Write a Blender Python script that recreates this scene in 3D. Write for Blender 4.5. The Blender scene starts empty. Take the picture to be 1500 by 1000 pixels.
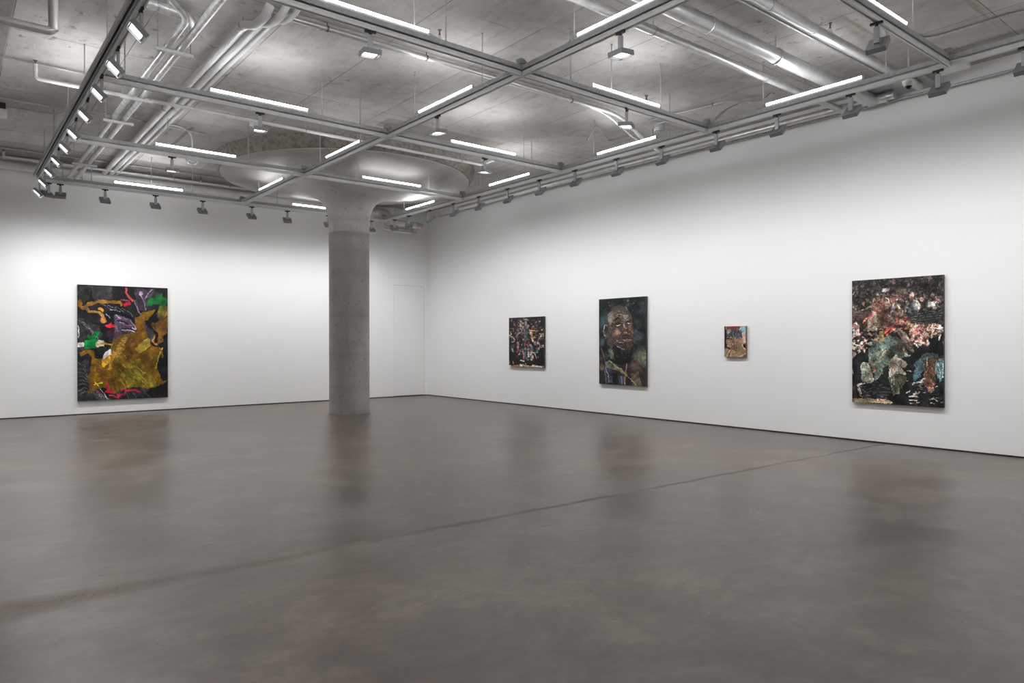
import bpy, bmesh, math, random
import numpy as np
from mathutils import Vector, Matrix

random.seed(4)
PI = math.pi
scene = bpy.context.scene
C = scene.collection

# ------------------------------------------------------------------ camera
F = 1035.17; YAW = 0.6785; HV = 501.57; ROLL = 0.0021; EYE = 1.5
FW = Vector((math.sin(YAW), math.cos(YAW), 0)); RT = Vector((math.cos(YAW), -math.sin(YAW), 0)); UP = Vector((0, 0, 1))
cd = bpy.data.cameras.new('camera'); cam = bpy.data.objects.new('camera', cd); C.objects.link(cam)
cd.sensor_width = 36; cd.sensor_fit = 'HORIZONTAL'; cd.lens = F / 1500 * 36
cd.shift_y = (HV - 500) / 1500; cd.clip_start = .05; cd.clip_end = 200
R_ = RT * math.cos(ROLL) - UP * math.sin(ROLL); U_ = R_.cross(FW)
cam.matrix_world = Matrix(((R_.x, U_.x, -FW.x, 0), (R_.y, U_.y, -FW.y, 0), (R_.z, U_.z, -FW.z, EYE), (0, 0, 0, 1)))
scene.camera = cam
O = Vector((0, 0, EYE))

def ray(u, v):
    return FW + R_ * ((u - 750) / F) - U_ * ((v - HV) / F)
def proj(p):
    d = Vector(p) - O; k = d.dot(FW)
    return 750 + F * d.dot(R_) / k, HV - F * d.dot(U_) / k
def at_z(u, v, z):
    d = ray(u, v); return O + d * ((z - EYE) / d.z)
def at_x(u, v, x):
    d = ray(u, v); return O + d * (x / d.x)
def at_y(u, v, y):
    d = ray(u, v); return O + d * (y / d.y)

# ------------------------------------------------------------------ measures (metres)
WX = 10.80      # right wall plane
WY = 17.26      # back wall plane
WL = -1.7; WF = -4.0
CZ = 5.22       # ceiling soffit
COLX = (8.505, 5.063, 1.384)            # rails running away from the camera
ROWY = (15.55, 12.18, 9.148, 6.089, 2.99)  # rails running across
TZ = 4.476      # underside of the tracks

def on_rail(axis, c, u, z):
    v = 200
    for _ in range(6):
        p = at_x(u, v, c) if axis == 'x' else at_y(u, v, c)
        p.z = z; v = proj(p)[1]
    return p

# ------------------------------------------------------------------ tagging
def tag(o, label=None, cat=None, group=None, kind=None):
    if label: o['label'] = label
    if cat: o['category'] = cat
    if group: o['group'] = group
    if kind: o['kind'] = kind
    return o
def empty(name, loc=(0, 0, 0), rz=0, label=None, cat=None, group=None):
    o = bpy.data.objects.new(name, None); C.objects.link(o)
    o.location = loc; o.rotation_euler = (0, 0, rz); o.empty_display_size = .1
    return tag(o, label, cat, group)
def obj(name, bm, mat, parent=None, loc=None, smooth=False):
    me = bpy.data.meshes.new(name)
    bm.normal_update()
    if smooth:
        for f in bm.faces: f.smooth = True
    bm.to_mesh(me); bm.free()
    for m in (mat if isinstance(mat, (list, tuple)) else [mat]): me.materials.append(m)
    o = bpy.data.objects.new(name, me); C.objects.link(o)
    if smooth: 
        try: me.set_sharp_from_angle(angle=math.radians(40))
        except Exception: pass
    if parent is not None: o.parent = parent
    if loc is not None: o.location = loc
    return o
def copy_tree(o, parent=None):
    c = o.copy(); C.objects.link(c)
    if parent is not None: c.parent = parent
    for ch in list(o.children): copy_tree(ch, c)
    return c

# ------------------------------------------------------------------ geometry helpers
def box(bm, x0, x1, y0, y1, z0, z1, mi=0):
    v = [bm.verts.new(p) for p in ((x0,y0,z0),(x1,y0,z0),(x1,y1,z0),(x0,y1,z0),(x0,y0,z1),(x1,y0,z1),(x1,y1,z1),(x0,y1,z1))]
    for f in ((0,3,2,1),(4,5,6,7),(0,1,5,4),(1,2,6,5),(2,3,7,6),(3,0,4,7)):
        fa = bm.faces.new([v[i] for i in f]); fa.material_index = mi
    return v
def quadprism(bm, pts, d):
    a = [bm.verts.new(p) for p in pts]; b = [bm.verts.new(Vector(p) + Vector(d)) for p in pts]
    n = len(pts); bm.faces.new(a[::-1]); bm.faces.new(b)
    for i in range(n): bm.faces.new((a[i], a[(i+1) % n], b[(i+1) % n], b[i]))
def fillet(pts, rad):
    pts = [Vector(p) for p in pts]
    if len(pts) < 3 or rad <= 0: return pts
    out = [pts[0]]
    for i in range(1, len(pts) - 1):
        a, b, c = pts[i-1], pts[i], pts[i+1]
        r1 = min(rad, (a-b).length * .48); r2 = min(rad, (c-b).length * .48)
        p = b + (a-b).normalized() * r1; q = b + (c-b).normalized() * r2
        for k in range(7):
            t = k / 6; out.append(p * (1-t)**2 + b * 2*t*(1-t) + q * t*t)
    out.append(pts[-1]); return out
def tube(bm, pts, r, seg=14, rad=.12, cap=True):
    pts = fillet(pts, rad)
    rings = []; n0 = None
    for i, p in enumerate(pts):
        t = ((pts[min(i+1, len(pts)-1)] - p).normalized() + (p - pts[max(i-1, 0)]).normalized())
        t = t.normalized() if t.length > 1e-6 else Vector((0,0,1))
        if n0 is None:
            n0 = t.cross(Vector((0,0,1)))
            if n0.length < .1: n0 = t.cross(Vector((1,0,0)))
        n0 = (n0 - t * n0.dot(t)).normalized(); b0 = t.cross(n0)
        rr = r[i] if isinstance(r, (list, tuple)) else r
        rings.append([bm.verts.new(p + n0 * (rr*math.cos(2*PI*k/seg)) + b0 * (rr*math.sin(2*PI*k/seg))) for k in range(seg)])
    for a, b in zip(rings, rings[1:]):
        for k in range(seg): bm.faces.new((a[k], a[(k+1) % seg], b[(k+1) % seg], b[k]))
    if cap: bm.faces.new(rings[0][::-1]); bm.faces.new(rings[-1])
def lathe(bm, prof, seg=32, c=(0,0,0), capends=True):
    rings = [[bm.verts.new((c[0]+r*math.cos(2*PI*k/seg), c[1]+r*math.sin(2*PI*k/seg), c[2]+z)) for k in range(seg)] for r, z in prof]
    for a, b in zip(rings, rings[1:]):
        for k in range(seg): bm.faces.new((a[k], a[(k+1) % seg], b[(k+1) % seg], b[k]))
    if capends: bm.faces.new(rings[0][::-1]); bm.faces.new(rings[-1])
def NB(): return bmesh.new()
def xf(bm, M, n0=0):
    bm.verts.ensure_lookup_table()
    for v in bm.verts[n0:]: v.co = M @ v.co

# ------------------------------------------------------------------ materials
def lin(c):
    return tuple(((x/255)/12.92 if x/255 <= .04045 else ((x/255+.055)/1.055)**2.4) for x in c)
def new_mat(name):
    m = bpy.data.materials.new(name); m.use_nodes = True
    nt = m.node_tree; b = nt.nodes['Principled BSDF']
    return m, nt, b
def N(nt, t, **k):
    n = nt.nodes.new(t)
    for a, v in k.items():
        if a.startswith('i_'): n.inputs[a[2:].replace('_', ' ')].default_value = v
        else: setattr(n, a, v)
    return n
def ramp(nt, fac, stops):
    r = nt.nodes.new('ShaderNodeValToRGB'); el = r.color_ramp.elements
    while len(el) < len(stops): el.new(.5)
    for e, (p, c) in zip(el, stops):
        e.position = p; e.color = (*c, 1) if len(c) == 3 else c
    nt.links.new(fac, r.inputs['Fac']); return r
def simple(name, col, rough=.5, metal=0, var=.06, scale=12, bump=0, stretch=None):
    m, nt, b = new_mat(name)
    tc = N(nt, 'ShaderNodeTexCoord'); nz = N(nt, 'ShaderNodeTexNoise'); nz.inputs['Scale'].default_value = scale; nz.inputs['Detail'].default_value = 5
    src = tc.outputs['Object']
    if stretch:
        mp = N(nt, 'ShaderNodeMapping'); mp.inputs['Scale'].default_value = stretch; nt.links.new(src, mp.inputs[0]); src = mp.outputs[0]
    nt.links.new(src, nz.inputs['Vector'])
    lo = tuple(max(0, c*(1-var*2)) for c in col); hi = tuple(min(1, c*(1+var*2)) for c in col)
    r = ramp(nt, nz.outputs['Fac'], [(.3, lo), (.7, hi)])
    nt.links.new(r.outputs[0], b.inputs['Base Color'])
    b.inputs['Roughness'].default_value = rough; b.inputs['Metallic'].default_value = metal
    if bump:
        bp = N(nt, 'ShaderNodeBump'); bp.inputs['Strength'].default_value = bump; bp.inputs['Distance'].default_value = .01
        nt.links.new(nz.outputs['Fac'], bp.inputs['Height']); nt.links.new(bp.outputs[0], b.inputs['Normal'])
    return m
def emit(name, col, strength):
    m, nt, b = new_mat(name)
    b.inputs['Base Color'].default_value = (.9, .9, .9, 1)
    b.inputs['Emission Color'].default_value = (*col, 1); b.inputs['Emission Strength'].default_value = strength
    return m

M = {}
M['wall'] = simple('white_painted_wall', (.84, .84, .835), .75, 0, .006, .8)
M['door'] = simple('white_painted_door', (.82, .82, .815), .7, 0, .006, .8)
M['gap'] = simple('reveal_shade', (.055, .05, .045), .8, 0, .25, 8)
M['galv'] = simple('galvanised_steel', (.50, .51, .52), .42, .75, .10, 30)
M['strut'] = simple('strut_steel', (.40, .41, .415), .5, .3, .07, 25)
M['track'] = simple('track_aluminium', (.72, .725, .72), .4, .1, .02, 20)
M['silver'] = simple('silver_pipe_paint', (.60, .60, .60), .33, .65, .05, 9)
M['lagging'] = simple('wrapped_pipe_silver', (.66, .66, .66), .34, .6, .10, 14, .35)
M['white_pipe'] = simple('white_pipe_paint', (.74, .74, .735), .4, .1, .03, 8)
M['greyhouse'] = simple('grey_lamp_housing', (.26, .265, .275), .45, .15, .03, 10)
M['arm'] = simple('grey_lamp_arm', (.42, .425, .44), .4, .3, .03, 10)
M['black'] = simple('black_plastic', (.012, .012, .013), .45)
M['inner'] = simple('lamp_inner_reflector', (.035, .035, .037), .5)
M['white_plastic'] = simple('white_plastic', (.75, .75, .74), .4)
M['greybox'] = simple('grey_enamel_box', (.40, .415, .41), .5, .1)
M['brass'] = simple('brown_brass', (.20, .13, .085), .45, .4)
M['darkglass'] = simple('dark_dome', (.01, .01, .012), .1)
M['pinklag'] = simple('pale_pink_insulation', (.62, .52, .48), .7, 0, .06, 20, .3)
M['tube'] = emit('led_tube_glow', (.975, .988, 1), 45)
M['tube_dim'] = emit('dimmed_led_tube_glow', (.975, .988, 1), 17)
M['lens'] = emit('wall_spot_glow', (1, .985, .965), 7)
M['lens_in'] = emit('downlight_glow', (1, .985, .965), 7)

def glassy():
    m, nt, b = new_mat('clear_globe_glass')
    b.inputs['Base Color'].default_value = (.85, .87, .88, 1); b.inputs['Transmission Weight'].default_value = .55; b.inputs['Roughness'].default_value = .2
    return m
M['globe'] = glassy()

def ceiling_mat():
    m, nt, b = new_mat('board_marked_concrete'); L = nt.links.new
    geo = N(nt, 'ShaderNodeNewGeometry'); P = geo.outputs['Position']
    # broad clouding
    n1 = N(nt, 'ShaderNodeTexNoise'); n1.inputs['Scale'].default_value = .55; n1.inputs['Detail'].default_value = 7; n1.inputs['Roughness'].default_value = .62; L(P, n1.inputs['Vector'])
    base = ramp(nt, n1.outputs['Fac'], [(.30, (.40, .375, .352)), (.5, (.535, .515, .495)), (.70, (.63, .618, .602))])
    # board grain along Y
    mp = N(nt, 'ShaderNodeMapping'); mp.inputs['Scale'].default_value = (4.5, .9, 1); L(P, mp.inputs[0])
    n2 = N(nt, 'ShaderNodeTexNoise'); n2.inputs['Scale'].default_value = 1.3; n2.inputs['Detail'].default_value = 8; n2.inputs['Roughness'].default_value = .68; L(mp.outputs[0], n2.inputs['Vector'])
    g = ramp(nt, n2.outputs['Fac'], [(.30, (.70, .68, .66)), (.46, (1, 1, 1)), (.75, (1.06, 1.06, 1.06))])
    mx = N(nt, 'ShaderNodeMixRGB', blend_type='MULTIPLY'); mx.inputs[0].default_value = .65; L(base.outputs[0], mx.inputs[1]); L(g.outputs[0], mx.inputs[2])
    n9 = N(nt, 'ShaderNodeTexNoise'); n9.inputs['Scale'].default_value = 3.2; n9.inputs['Detail'].default_value = 10; n9.inputs['Roughness'].default_value = .75; L(P, n9.inputs['Vector'])
    g9 = ramp(nt, n9.outputs['Fac'], [(.36, (.80, .78, .76)), (.5, (1, 1, 1)), (.64, (1.07, 1.07, 1.07))])
    mx9 = N(nt, 'ShaderNodeMixRGB', blend_type='MULTIPLY'); mx9.inputs[0].default_value = .8; L(mx.outputs[0], mx9.inputs[1]); L(g9.outputs[0], mx9.inputs[2]); mx = mx9
    # pour patches: each formwork panel slightly different in tone
    br = N(nt, 'ShaderNodeTexBrick'); br.offset = .0; br.inputs['Scale'].default_value = 1
    br.inputs['Mortar Size'].default_value = .007; br.inputs['Brick Width'].default_value = 2.46; br.inputs['Row Height'].default_value = 1.23
    br.inputs['Mortar Smooth'].default_value = .6; br.inputs['Bias'].default_value = 0
    br.inputs['Color1'].default_value = (1.06, 1.06, 1.06, 1); br.inputs['Color2'].default_value = (.88, .875, .87, 1); br.inputs['Mortar'].default_value = (.97, .97, .97, 1)
    rot = N(nt, 'ShaderNodeMapping'); rot.inputs['Rotation'].default_value = (0, 0, PI/2); rot.inputs['Location'].default_value = (.35, .6, 0); L(P, rot.inputs[0])
    L(rot.outputs[0], br.inputs['Vector'])
    m2 = N(nt, 'ShaderNodeMixRGB', blend_type='MULTIPLY'); m2.inputs[0].default_value = .8; L(mx.outputs[0], m2.inputs[1]); L(br.outputs['Color'], m2.inputs[2])
    # broken joint lines
    n3 = N(nt, 'ShaderNodeTexNoise'); n3.inputs['Scale'].default_value = 1.1; n3.inputs['Detail'].default_value = 3; L(P, n3.inputs['Vector'])
    gate = ramp(nt, n3.outputs['Fac'], [(.38, (.12, .12, .12)), (.48, (1, 1, 1))])
    mm = N(nt, 'ShaderNodeMath', operation='MULTIPLY'); L(br.outputs['Fac'], mm.inputs[0]); L(gate.outputs[0], mm.inputs[1])
    mm2 = N(nt, 'ShaderNodeMath', operation='MULTIPLY'); L(mm.outputs[0], mm2.inputs[0]); mm2.inputs[1].default_value = .9
    m3 = N(nt, 'ShaderNodeMixRGB'); L(mm2.outputs[0], m3.inputs[0]); L(m2.outputs[0], m3.inputs[1]); m3.inputs[2].default_value = (.13, .11, .095, 1)
    # spalls and bug holes, clustered
    n4 = N(nt, 'ShaderNodeTexNoise'); n4.inputs['Scale'].default_value = 6; n4.inputs['Detail'].default_value = 9; n4.inputs['Roughness'].default_value = .75; L(P, n4.inputs['Vector'])
    n5 = N(nt, 'ShaderNodeTexNoise'); n5.inputs['Scale'].default_value = .45; n5.inputs['Detail'].default_value = 2; L(P, n5.inputs['Vector'])
    a4 = ramp(nt, n4.outputs['Fac'], [(.585, (0, 0, 0)), (.65, (1, 1, 1))])
    a5 = ramp(nt, n5.outputs['Fac'], [(.5, (0, 0, 0)), (.62, (.8, .8, .8))])
    mu = N(nt, 'ShaderNodeMath', operation='MULTIPLY'); L(a4.outputs[0], mu.inputs[0]); L(a5.outputs[0], mu.inputs[1])
    m4 = N(nt, 'ShaderNodeMixRGB'); L(mu.outputs[0], m4.inputs[0]); L(m3.outputs[0], m4.inputs[1]); m4.inputs[2].default_value = (.13, .10, .08, 1)
    # rust coloured smears across the boards
    mp6 = N(nt, 'ShaderNodeMapping'); mp6.inputs['Scale'].default_value = (.5, 5, 1); L(P, mp6.inputs[0])
    n6 = N(nt, 'ShaderNodeTexNoise'); n6.inputs['Scale'].default_value = 1.2; n6.inputs['Detail'].default_value = 7; L(mp6.outputs[0], n6.inputs['Vector'])
    a6 = ramp(nt, n6.outputs['Fac'], [(.66, (0, 0, 0)), (.72, (.5, .5, .5))])
    m5 = N(nt, 'ShaderNodeMixRGB'); L(a6.outputs[0], m5.inputs[0]); L(m4.outputs[0], m5.inputs[1]); m5.inputs[2].default_value = (.24, .15, .11, 1)
    # older, browner pours: a strip by the left wall, two patched slots; the end bay is also darkened
    sx = N(nt, 'ShaderNodeSeparateXYZ'); L(P, sx.inputs[0])
    def rng(src, a, b_):
        g1 = N(nt, 'ShaderNodeMath', operation='GREATER_THAN'); L(src, g1.inputs[0]); g1.inputs[1].default_value = a
        g2 = N(nt, 'ShaderNodeMath', operation='LESS_THAN'); L(src, g2.inputs[0]); g2.inputs[1].default_value = b_
        g3 = N(nt, 'ShaderNodeMath', operation='MULTIPLY'); L(g1.outputs[0], g3.inputs[0]); L(g2.outputs[0], g3.inputs[1]); return g3.outputs[0]
    def rect(x0, x1, y0, y1):
        g3 = N(nt, 'ShaderNodeMath', operation='MULTIPLY'); L(rng(sx.outputs['X'], x0, x1), g3.inputs[0]); L(rng(sx.outputs['Y'], y0, y1), g3.inputs[1]); return g3.outputs[0]
    out = m5.outputs[0]
    pa = at_z(245, 216, CZ); pb = at_z(285, 187, CZ); pc = at_z(557, 179, CZ); pd = at_z(735, 212, CZ)
    for (r4, k) in (((-3, .62, -9, 30), .62), ((min(pa.x,pb.x)-.0, max(pa.x,pb.x)+.0, min(pa.y,pb.y), max(pa.y,pb.y)), .62), ((pc.x, pd.x, min(pc.y,pd.y)-.1, max(pc.y,pd.y)+.2), .72), ((-3, 20, 15.9, 19), .7)):
        mk = N(nt, 'ShaderNodeMixRGB', blend_type='MULTIPLY'); L(rect(*r4), mk.inputs[0]); L(out, mk.inputs[1]); mk.inputs[2].default_value = (k, k*.97, k*.93, 1); out = mk.outputs[0]
    L(out, b.inputs['Base Color']); b.inputs['Roughness'].default_value = .8
    bp = N(nt, 'ShaderNodeBump'); bp.inputs['Strength'].default_value = .15; bp.inputs['Distance'].default_value = .02
    L(n2.outputs['Fac'], bp.inputs['Height']); L(bp.outputs[0], b.inputs['Normal'])
    return m
def floor_mat():
    m, nt, b = new_mat('polished_concrete_floor'); L = nt.links.new
    geo = N(nt, 'ShaderNodeNewGeometry'); P = geo.outputs['Position']
    n1 = N(nt, 'ShaderNodeTexNoise'); n1.inputs['Scale'].default_value = 1.3; n1.inputs['Detail'].default_value = 10; n1.inputs['Roughness'].default_value = .72; n1.inputs['Distortion'].default_value = .35; L(P, n1.inputs['Vector'])
    base = ramp(nt, n1.outputs['Fac'], [(.38, (.082, .067, .057)), (.5, (.110, .092, .080)), (.60, (.148, .127, .111))])
    n2 = N(nt, 'ShaderNodeTexNoise'); n2.inputs['Scale'].default_value = .28; n2.inputs['Detail'].default_value = 4; L(P, n2.inputs['Vector'])
    t = ramp(nt, n2.outputs['Fac'], [(.42, (.88, .92, .93)), (.58, (1.08, 1.02, .96))])
    mx = N(nt, 'ShaderNodeMixRGB', blend_type='MULTIPLY'); mx.inputs[0].default_value = .9; L(base.outputs[0], mx.inputs[1]); L(t.outputs[0], mx.inputs[2])
    # specks
    n3 = N(nt, 'ShaderNodeTexNoise'); n3.inputs['Scale'].default_value = 22; n3.inputs['Detail'].default_value = 5; n3.inputs['Roughness'].default_value = .7; L(P, n3.inputs['Vector'])
    s = ramp(nt, n3.outputs['Fac'], [(.30, (.5, .46, .43)), (.37, (.97, .97, .97)), (.55, (1.02, 1.02, 1.02)), (.66, (1.07, 1.07, 1.07)), (.72, (1.45, 1.4, 1.35))])
    m2 = N(nt, 'ShaderNodeMixRGB', blend_type='MULTIPLY'); m2.inputs[0].default_value = .8; L(mx.outputs[0], m2.inputs[1]); L(s.outputs[0], m2.inputs[2])
    # fine trowel mottling
    mpf = N(nt, 'ShaderNodeMapping'); mpf.inputs['Scale'].default_value = (5, 8, 1); mpf.inputs['Rotation'].default_value = (0, 0, .5); L(P, mpf.inputs[0])
    n10 = N(nt, 'ShaderNodeTexNoise'); n10.inputs['Scale'].default_value = 1; n10.inputs['Detail'].default_value = 9; n10.inputs['Roughness'].default_value = .75; n10.inputs['Distortion'].default_value = .5; L(mpf.outputs[0], n10.inputs['Vector'])
    g10 = ramp(nt, n10.outputs['Fac'], [(.36, (.82, .80, .78)), (.5, (1.02, 1, .97)), (.64, (1.22, 1.19, 1.14))])
    m10 = N(nt, 'ShaderNodeMixRGB', blend_type='MULTIPLY'); m10.inputs[0].default_value = .9; L(m2.outputs[0], m10.inputs[1]); L(g10.outputs[0], m10.inputs[2]); m2 = m10
    # hairline cracks
    vw = N(nt, 'ShaderNodeTexNoise'); vw.inputs['Scale'].default_value = 1.4; vw.inputs['Detail'].default_value = 5; L(P, vw.inputs['Vector'])
    mixv = N(nt, 'ShaderNodeMixRGB'); mixv.inputs[0].default_value = .22; L(P, mixv.inputs[1]); L(vw.outputs['Color'], mixv.inputs[2])
    vo = N(nt, 'ShaderNodeTexVoronoi', feature='DISTANCE_TO_EDGE'); vo.inputs['Scale'].default_value = .42; L(mixv.outputs[0], vo.inputs['Vector'])
    cr = ramp(nt, vo.outputs['Distance'], [(0, (1, 1, 1)), (.0035, (0, 0, 0))])
    gt = ramp(nt, n2.outputs['Fac'], [(.50, (0, 0, 0)), (.60, (.35, .35, .35))])
    mu = N(nt, 'ShaderNodeMath', operation='MULTIPLY'); L(cr.outputs[0], mu.inputs[0]); L(gt.outputs[0], mu.inputs[1])
    m3 = N(nt, 'ShaderNodeMixRGB'); L(mu.outputs[0], m3.inputs[0]); L(m2.outputs[0], m3.inputs[1]); m3.inputs[2].default_value = (.05, .042, .038, 1)
    # filled trench line crossing the floor parallel with the back wall
    yt = at_z(300, 839, 0).y; yt2 = at_z(1000, 706, 0).y; xa = at_z(300, 839, 0).x; xb = at_z(1000, 706, 0).x
    sx = N(nt, 'ShaderNodeSeparateXYZ'); L(P, sx.inputs[0])
    sl = (yt2 - yt) / (xb - xa)
    ml = N(nt, 'ShaderNodeMath', operation='MULTIPLY_ADD'); L(sx.outputs['X'], ml.inputs[0]); ml.inputs[1].default_value = -sl; ml.inputs[2].default_value = -(yt - sl*xa)
    ad = N(nt, 'ShaderNodeMath', operation='ADD'); L(sx.outputs['Y'], ad.inputs[0]); L(ml.outputs[0], ad.inputs[1])
    n7 = N(nt, 'ShaderNodeTexNoise'); n7.inputs['Scale'].default_value = 2.2; n7.inputs['Detail'].default_value = 6; L(P, n7.inputs['Vector'])
    w = N(nt, 'ShaderNodeMath', operation='MULTIPLY_ADD'); L(n7.outputs['Fac'], w.inputs[0]); w.inputs[1].default_value = .14; w.inputs[2].default_value = -.07
    ad2 = N(nt, 'ShaderNodeMath', operation='ADD'); L(ad.outputs[0], ad2.inputs[0]); L(w.outputs[0], ad2.inputs[1])
    ab = N(nt, 'ShaderNodeMath', operation='ABSOLUTE'); L(ad2.outputs[0], ab.inputs[0])
    # wide near the left end, thin towards the right wall
    wd = N(nt, 'ShaderNodeMapRange'); wd.inputs['From Min'].default_value = 0; wd.inputs['From Max'].default_value = 5; wd.inputs['To Min'].default_value = .55; wd.inputs['To Max'].default_value = 3.5; L(sx.outputs['X'], wd.inputs['Value'])
    sc = N(nt, 'ShaderNodeMath', operation='MULTIPLY'); L(ab.outputs[0], sc.inputs[0]); L(wd.outputs[0], sc.inputs[1])
    band = ramp(nt, sc.outputs[0], [(.02, (1, 1, 1)), (.17, (0, 0, 0))])
    n8 = N(nt, 'ShaderNodeTexNoise'); n8.inputs['Scale'].default_value = 45; n8.inputs['Detail'].default_value = 3; L(P, n8.inputs['Vector'])
    pc = ramp(nt, n8.outputs['Fac'], [(.40, (.05, .041, .033)), (.45, (.155, .124, .098)), (.7, (.22, .18, .148))])
    bf = N(nt, 'ShaderNodeMath', operation='MULTIPLY'); L(band.outputs[0], bf.inputs[0]); bf.inputs[1].default_value = .26
    m4 = N(nt, 'ShaderNodeMixRGB'); L(bf.outputs[0], m4.inputs[0]); L(m3.outputs[0], m4.inputs[1]); L(pc.outputs[0], m4.inputs[2])
    L(m4.outputs[0], b.inputs['Base Color'])
    rr = N(nt, 'ShaderNodeMapRange'); rr.inputs['To Min'].default_value = .27; rr.inputs['To Max'].default_value = .42; L(n1.outputs['Fac'], rr.inputs['Value'])
    rr2 = N(nt, 'ShaderNodeMath', operation='MULTIPLY_ADD'); L(band.outputs[0], rr2.inputs[0]); rr2.inputs[1].default_value = .3; L(rr.outputs[0], rr2.inputs[2])
    L(rr2.outputs[0], b.inputs['Roughness'])
    bp = N(nt, 'ShaderNodeBump'); bp.inputs['Strength'].default_value = .12; bp.inputs['Distance'].default_value = .02
    L(n1.outputs['Fac'], bp.inputs['Height']); L(bp.outputs[0], b.inputs['Normal'])
    return m
def column_mat(name, c0, c1, rough_tex=False):
    m, nt, b = new_mat(name); L = nt.links.new
    geo = N(nt, 'ShaderNodeNewGeometry'); P = geo.outputs['Position']
    mp = N(nt, 'ShaderNodeMapping'); mp.inputs['Scale'].default_value = (1.6, 1.6, .7) if not rough_tex else (2, 2, 2); L(P, mp.inputs[0])
    n1 = N(nt, 'ShaderNodeTexNoise'); n1.inputs['Scale'].default_value = 1.6; n1.inputs['Detail'].default_value = 8; n1.inputs['Roughness'].default_value = .6; L(mp.outputs[0], n1.inputs['Vector'])
    r1 = ramp(nt, n1.outputs['Fac'], [(.3, c0), (.7, c1)])
    mp2 = N(nt, 'ShaderNodeMapping'); mp2.inputs['Scale'].default_value = (.25, .25, 2.6); L(P, mp2.inputs[0])
    n2 = N(nt, 'ShaderNodeTexNoise'); n2.inputs['Scale'].default_value = 1.2; n2.inputs['Detail'].default_value = 3; L(mp2.outputs[0], n2.inputs['Vector'])
    r2 = ramp(nt, n2.outputs['Fac'], [(.36, (.84, .81, .78)), (.5, (1, 1, 1)), (.7, (1.05, 1.05, 1.05))])
    mx = N(nt, 'ShaderNodeMixRGB', blend_type='MULTIPLY'); mx.inputs[0].default_value = .7; L(r1.outputs[0], mx.inputs[1]); L(r2.outputs[0], mx.inputs[2])
    n3 = N(nt, 'ShaderNodeTexNoise'); n3.inputs['Scale'].default_value = 14; n3.inputs['Detail'].default_value = 4; L(P, n3.inputs['Vector'])
    r3 = ramp(nt, n3.outputs['Fac'], [(.30, (.6, .58, .56)), (.37, (1, 1, 1))] if not rough_tex else [(.38, (.55, .52, .48)), (.55, (1, 1, 1))])
    m2 = N(nt, 'ShaderNodeMixRGB', blend_type='MULTIPLY'); m2.inputs[0].default_value = .8; L(mx.outputs[0], m2.inputs[1]); L(r3.outputs[0], m2.inputs[2])
    L(m2.outputs[0], b.inputs['Base Color']); b.inputs['Roughness'].default_value = .6
    bp = N(nt, 'ShaderNodeBump'); bp.inputs['Strength'].default_value = .6 if rough_tex else .12; bp.inputs['Distance'].default_value = .02
    L((n3 if rough_tex else n1).outputs['Fac'], bp.inputs['Height']); L(bp.outputs[0], b.inputs['Normal'])
    return m
M['ceiling'] = ceiling_mat(); M['floor'] = floor_mat()
M['column'] = column_mat('cast_concrete_column', (.27, .258, .244), (.375, .361, .346))
M['capital'] = column_mat('smooth_rendered_capital', (.40, .388, .372), (.49, .478, .46))
M['rough'] = column_mat('rough_aggregate_concrete', (.24, .21, .185), (.34, .31, .28), True)

# ------------------------------------------------------------------ the room
def slab(name, x0, x1, y0, y1, z0, z1, m):
    bm = NB(); box(bm, x0, x1, y0, y1, z0, z1); return tag(obj(name, bm, m), kind='structure')
slab('floor', WL-.3, WX+.3, WF-.3, WY+.3, -.25, 0, M['floor'])
slab('ceiling', WL-.3, WX+.3, WF-.3, WY+.3, CZ, CZ+.3, M['ceiling'])
G = .022
slab('wall_right', WX, WX+.25, WF, WY, G, CZ, M['wall'])
slab('wall_left', WL-.25, WL, WF, WY, G, CZ, M['wall'])
slab('wall_front', WL, WX, WF-.25, WF, G, CZ, M['wall'])
# back wall with the recess line of the concealed door
dl = at_y(577, 587-8, WY).x; dr = at_y(621.5, 578, WY).x; dt = 3.10
bm = NB(); box(bm, WL, dl-.006, WY, WY+.25, G, CZ); box(bm, dl-.006, dr+.006, WY, WY+.25, dt+.006, CZ); box(bm, dr+.006, WX, WY, WY+.25, G, CZ)
tag(obj('wall_back', bm, M['wall']), kind='structure')
bm = NB(); box(bm, dl-.006, dr+.006, WY+.06, WY+.1, 0, dt+.006); tag(obj('trim_1', bm, M['greybox']), kind='structure')
bm = NB(); box(bm, dl-.003, dr+.000, WY+.003, WY+.055, .03, dt)
tag(obj('door_1', bm, M['door']), kind='structure')
for nm, (x0, x1, y0, y1) in {'gap_shade_right': (WX+.012, WX+.2, WF, WY), 'gap_shade_back': (WL, WX, WY+.012, WY+.055), 'gap_shade_left': (WL-.2, WL-.012, WF, WY), 'gap_shade_front': (WL, WX, WF-.2, WF-.012)}.items():
    bm = NB(); box(bm, x0, x1, y0, y1, 0, G); tag(obj(nm, bm, M['gap']), kind='structure')  # dark strips colour in the shade of the recess under the walls

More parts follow.
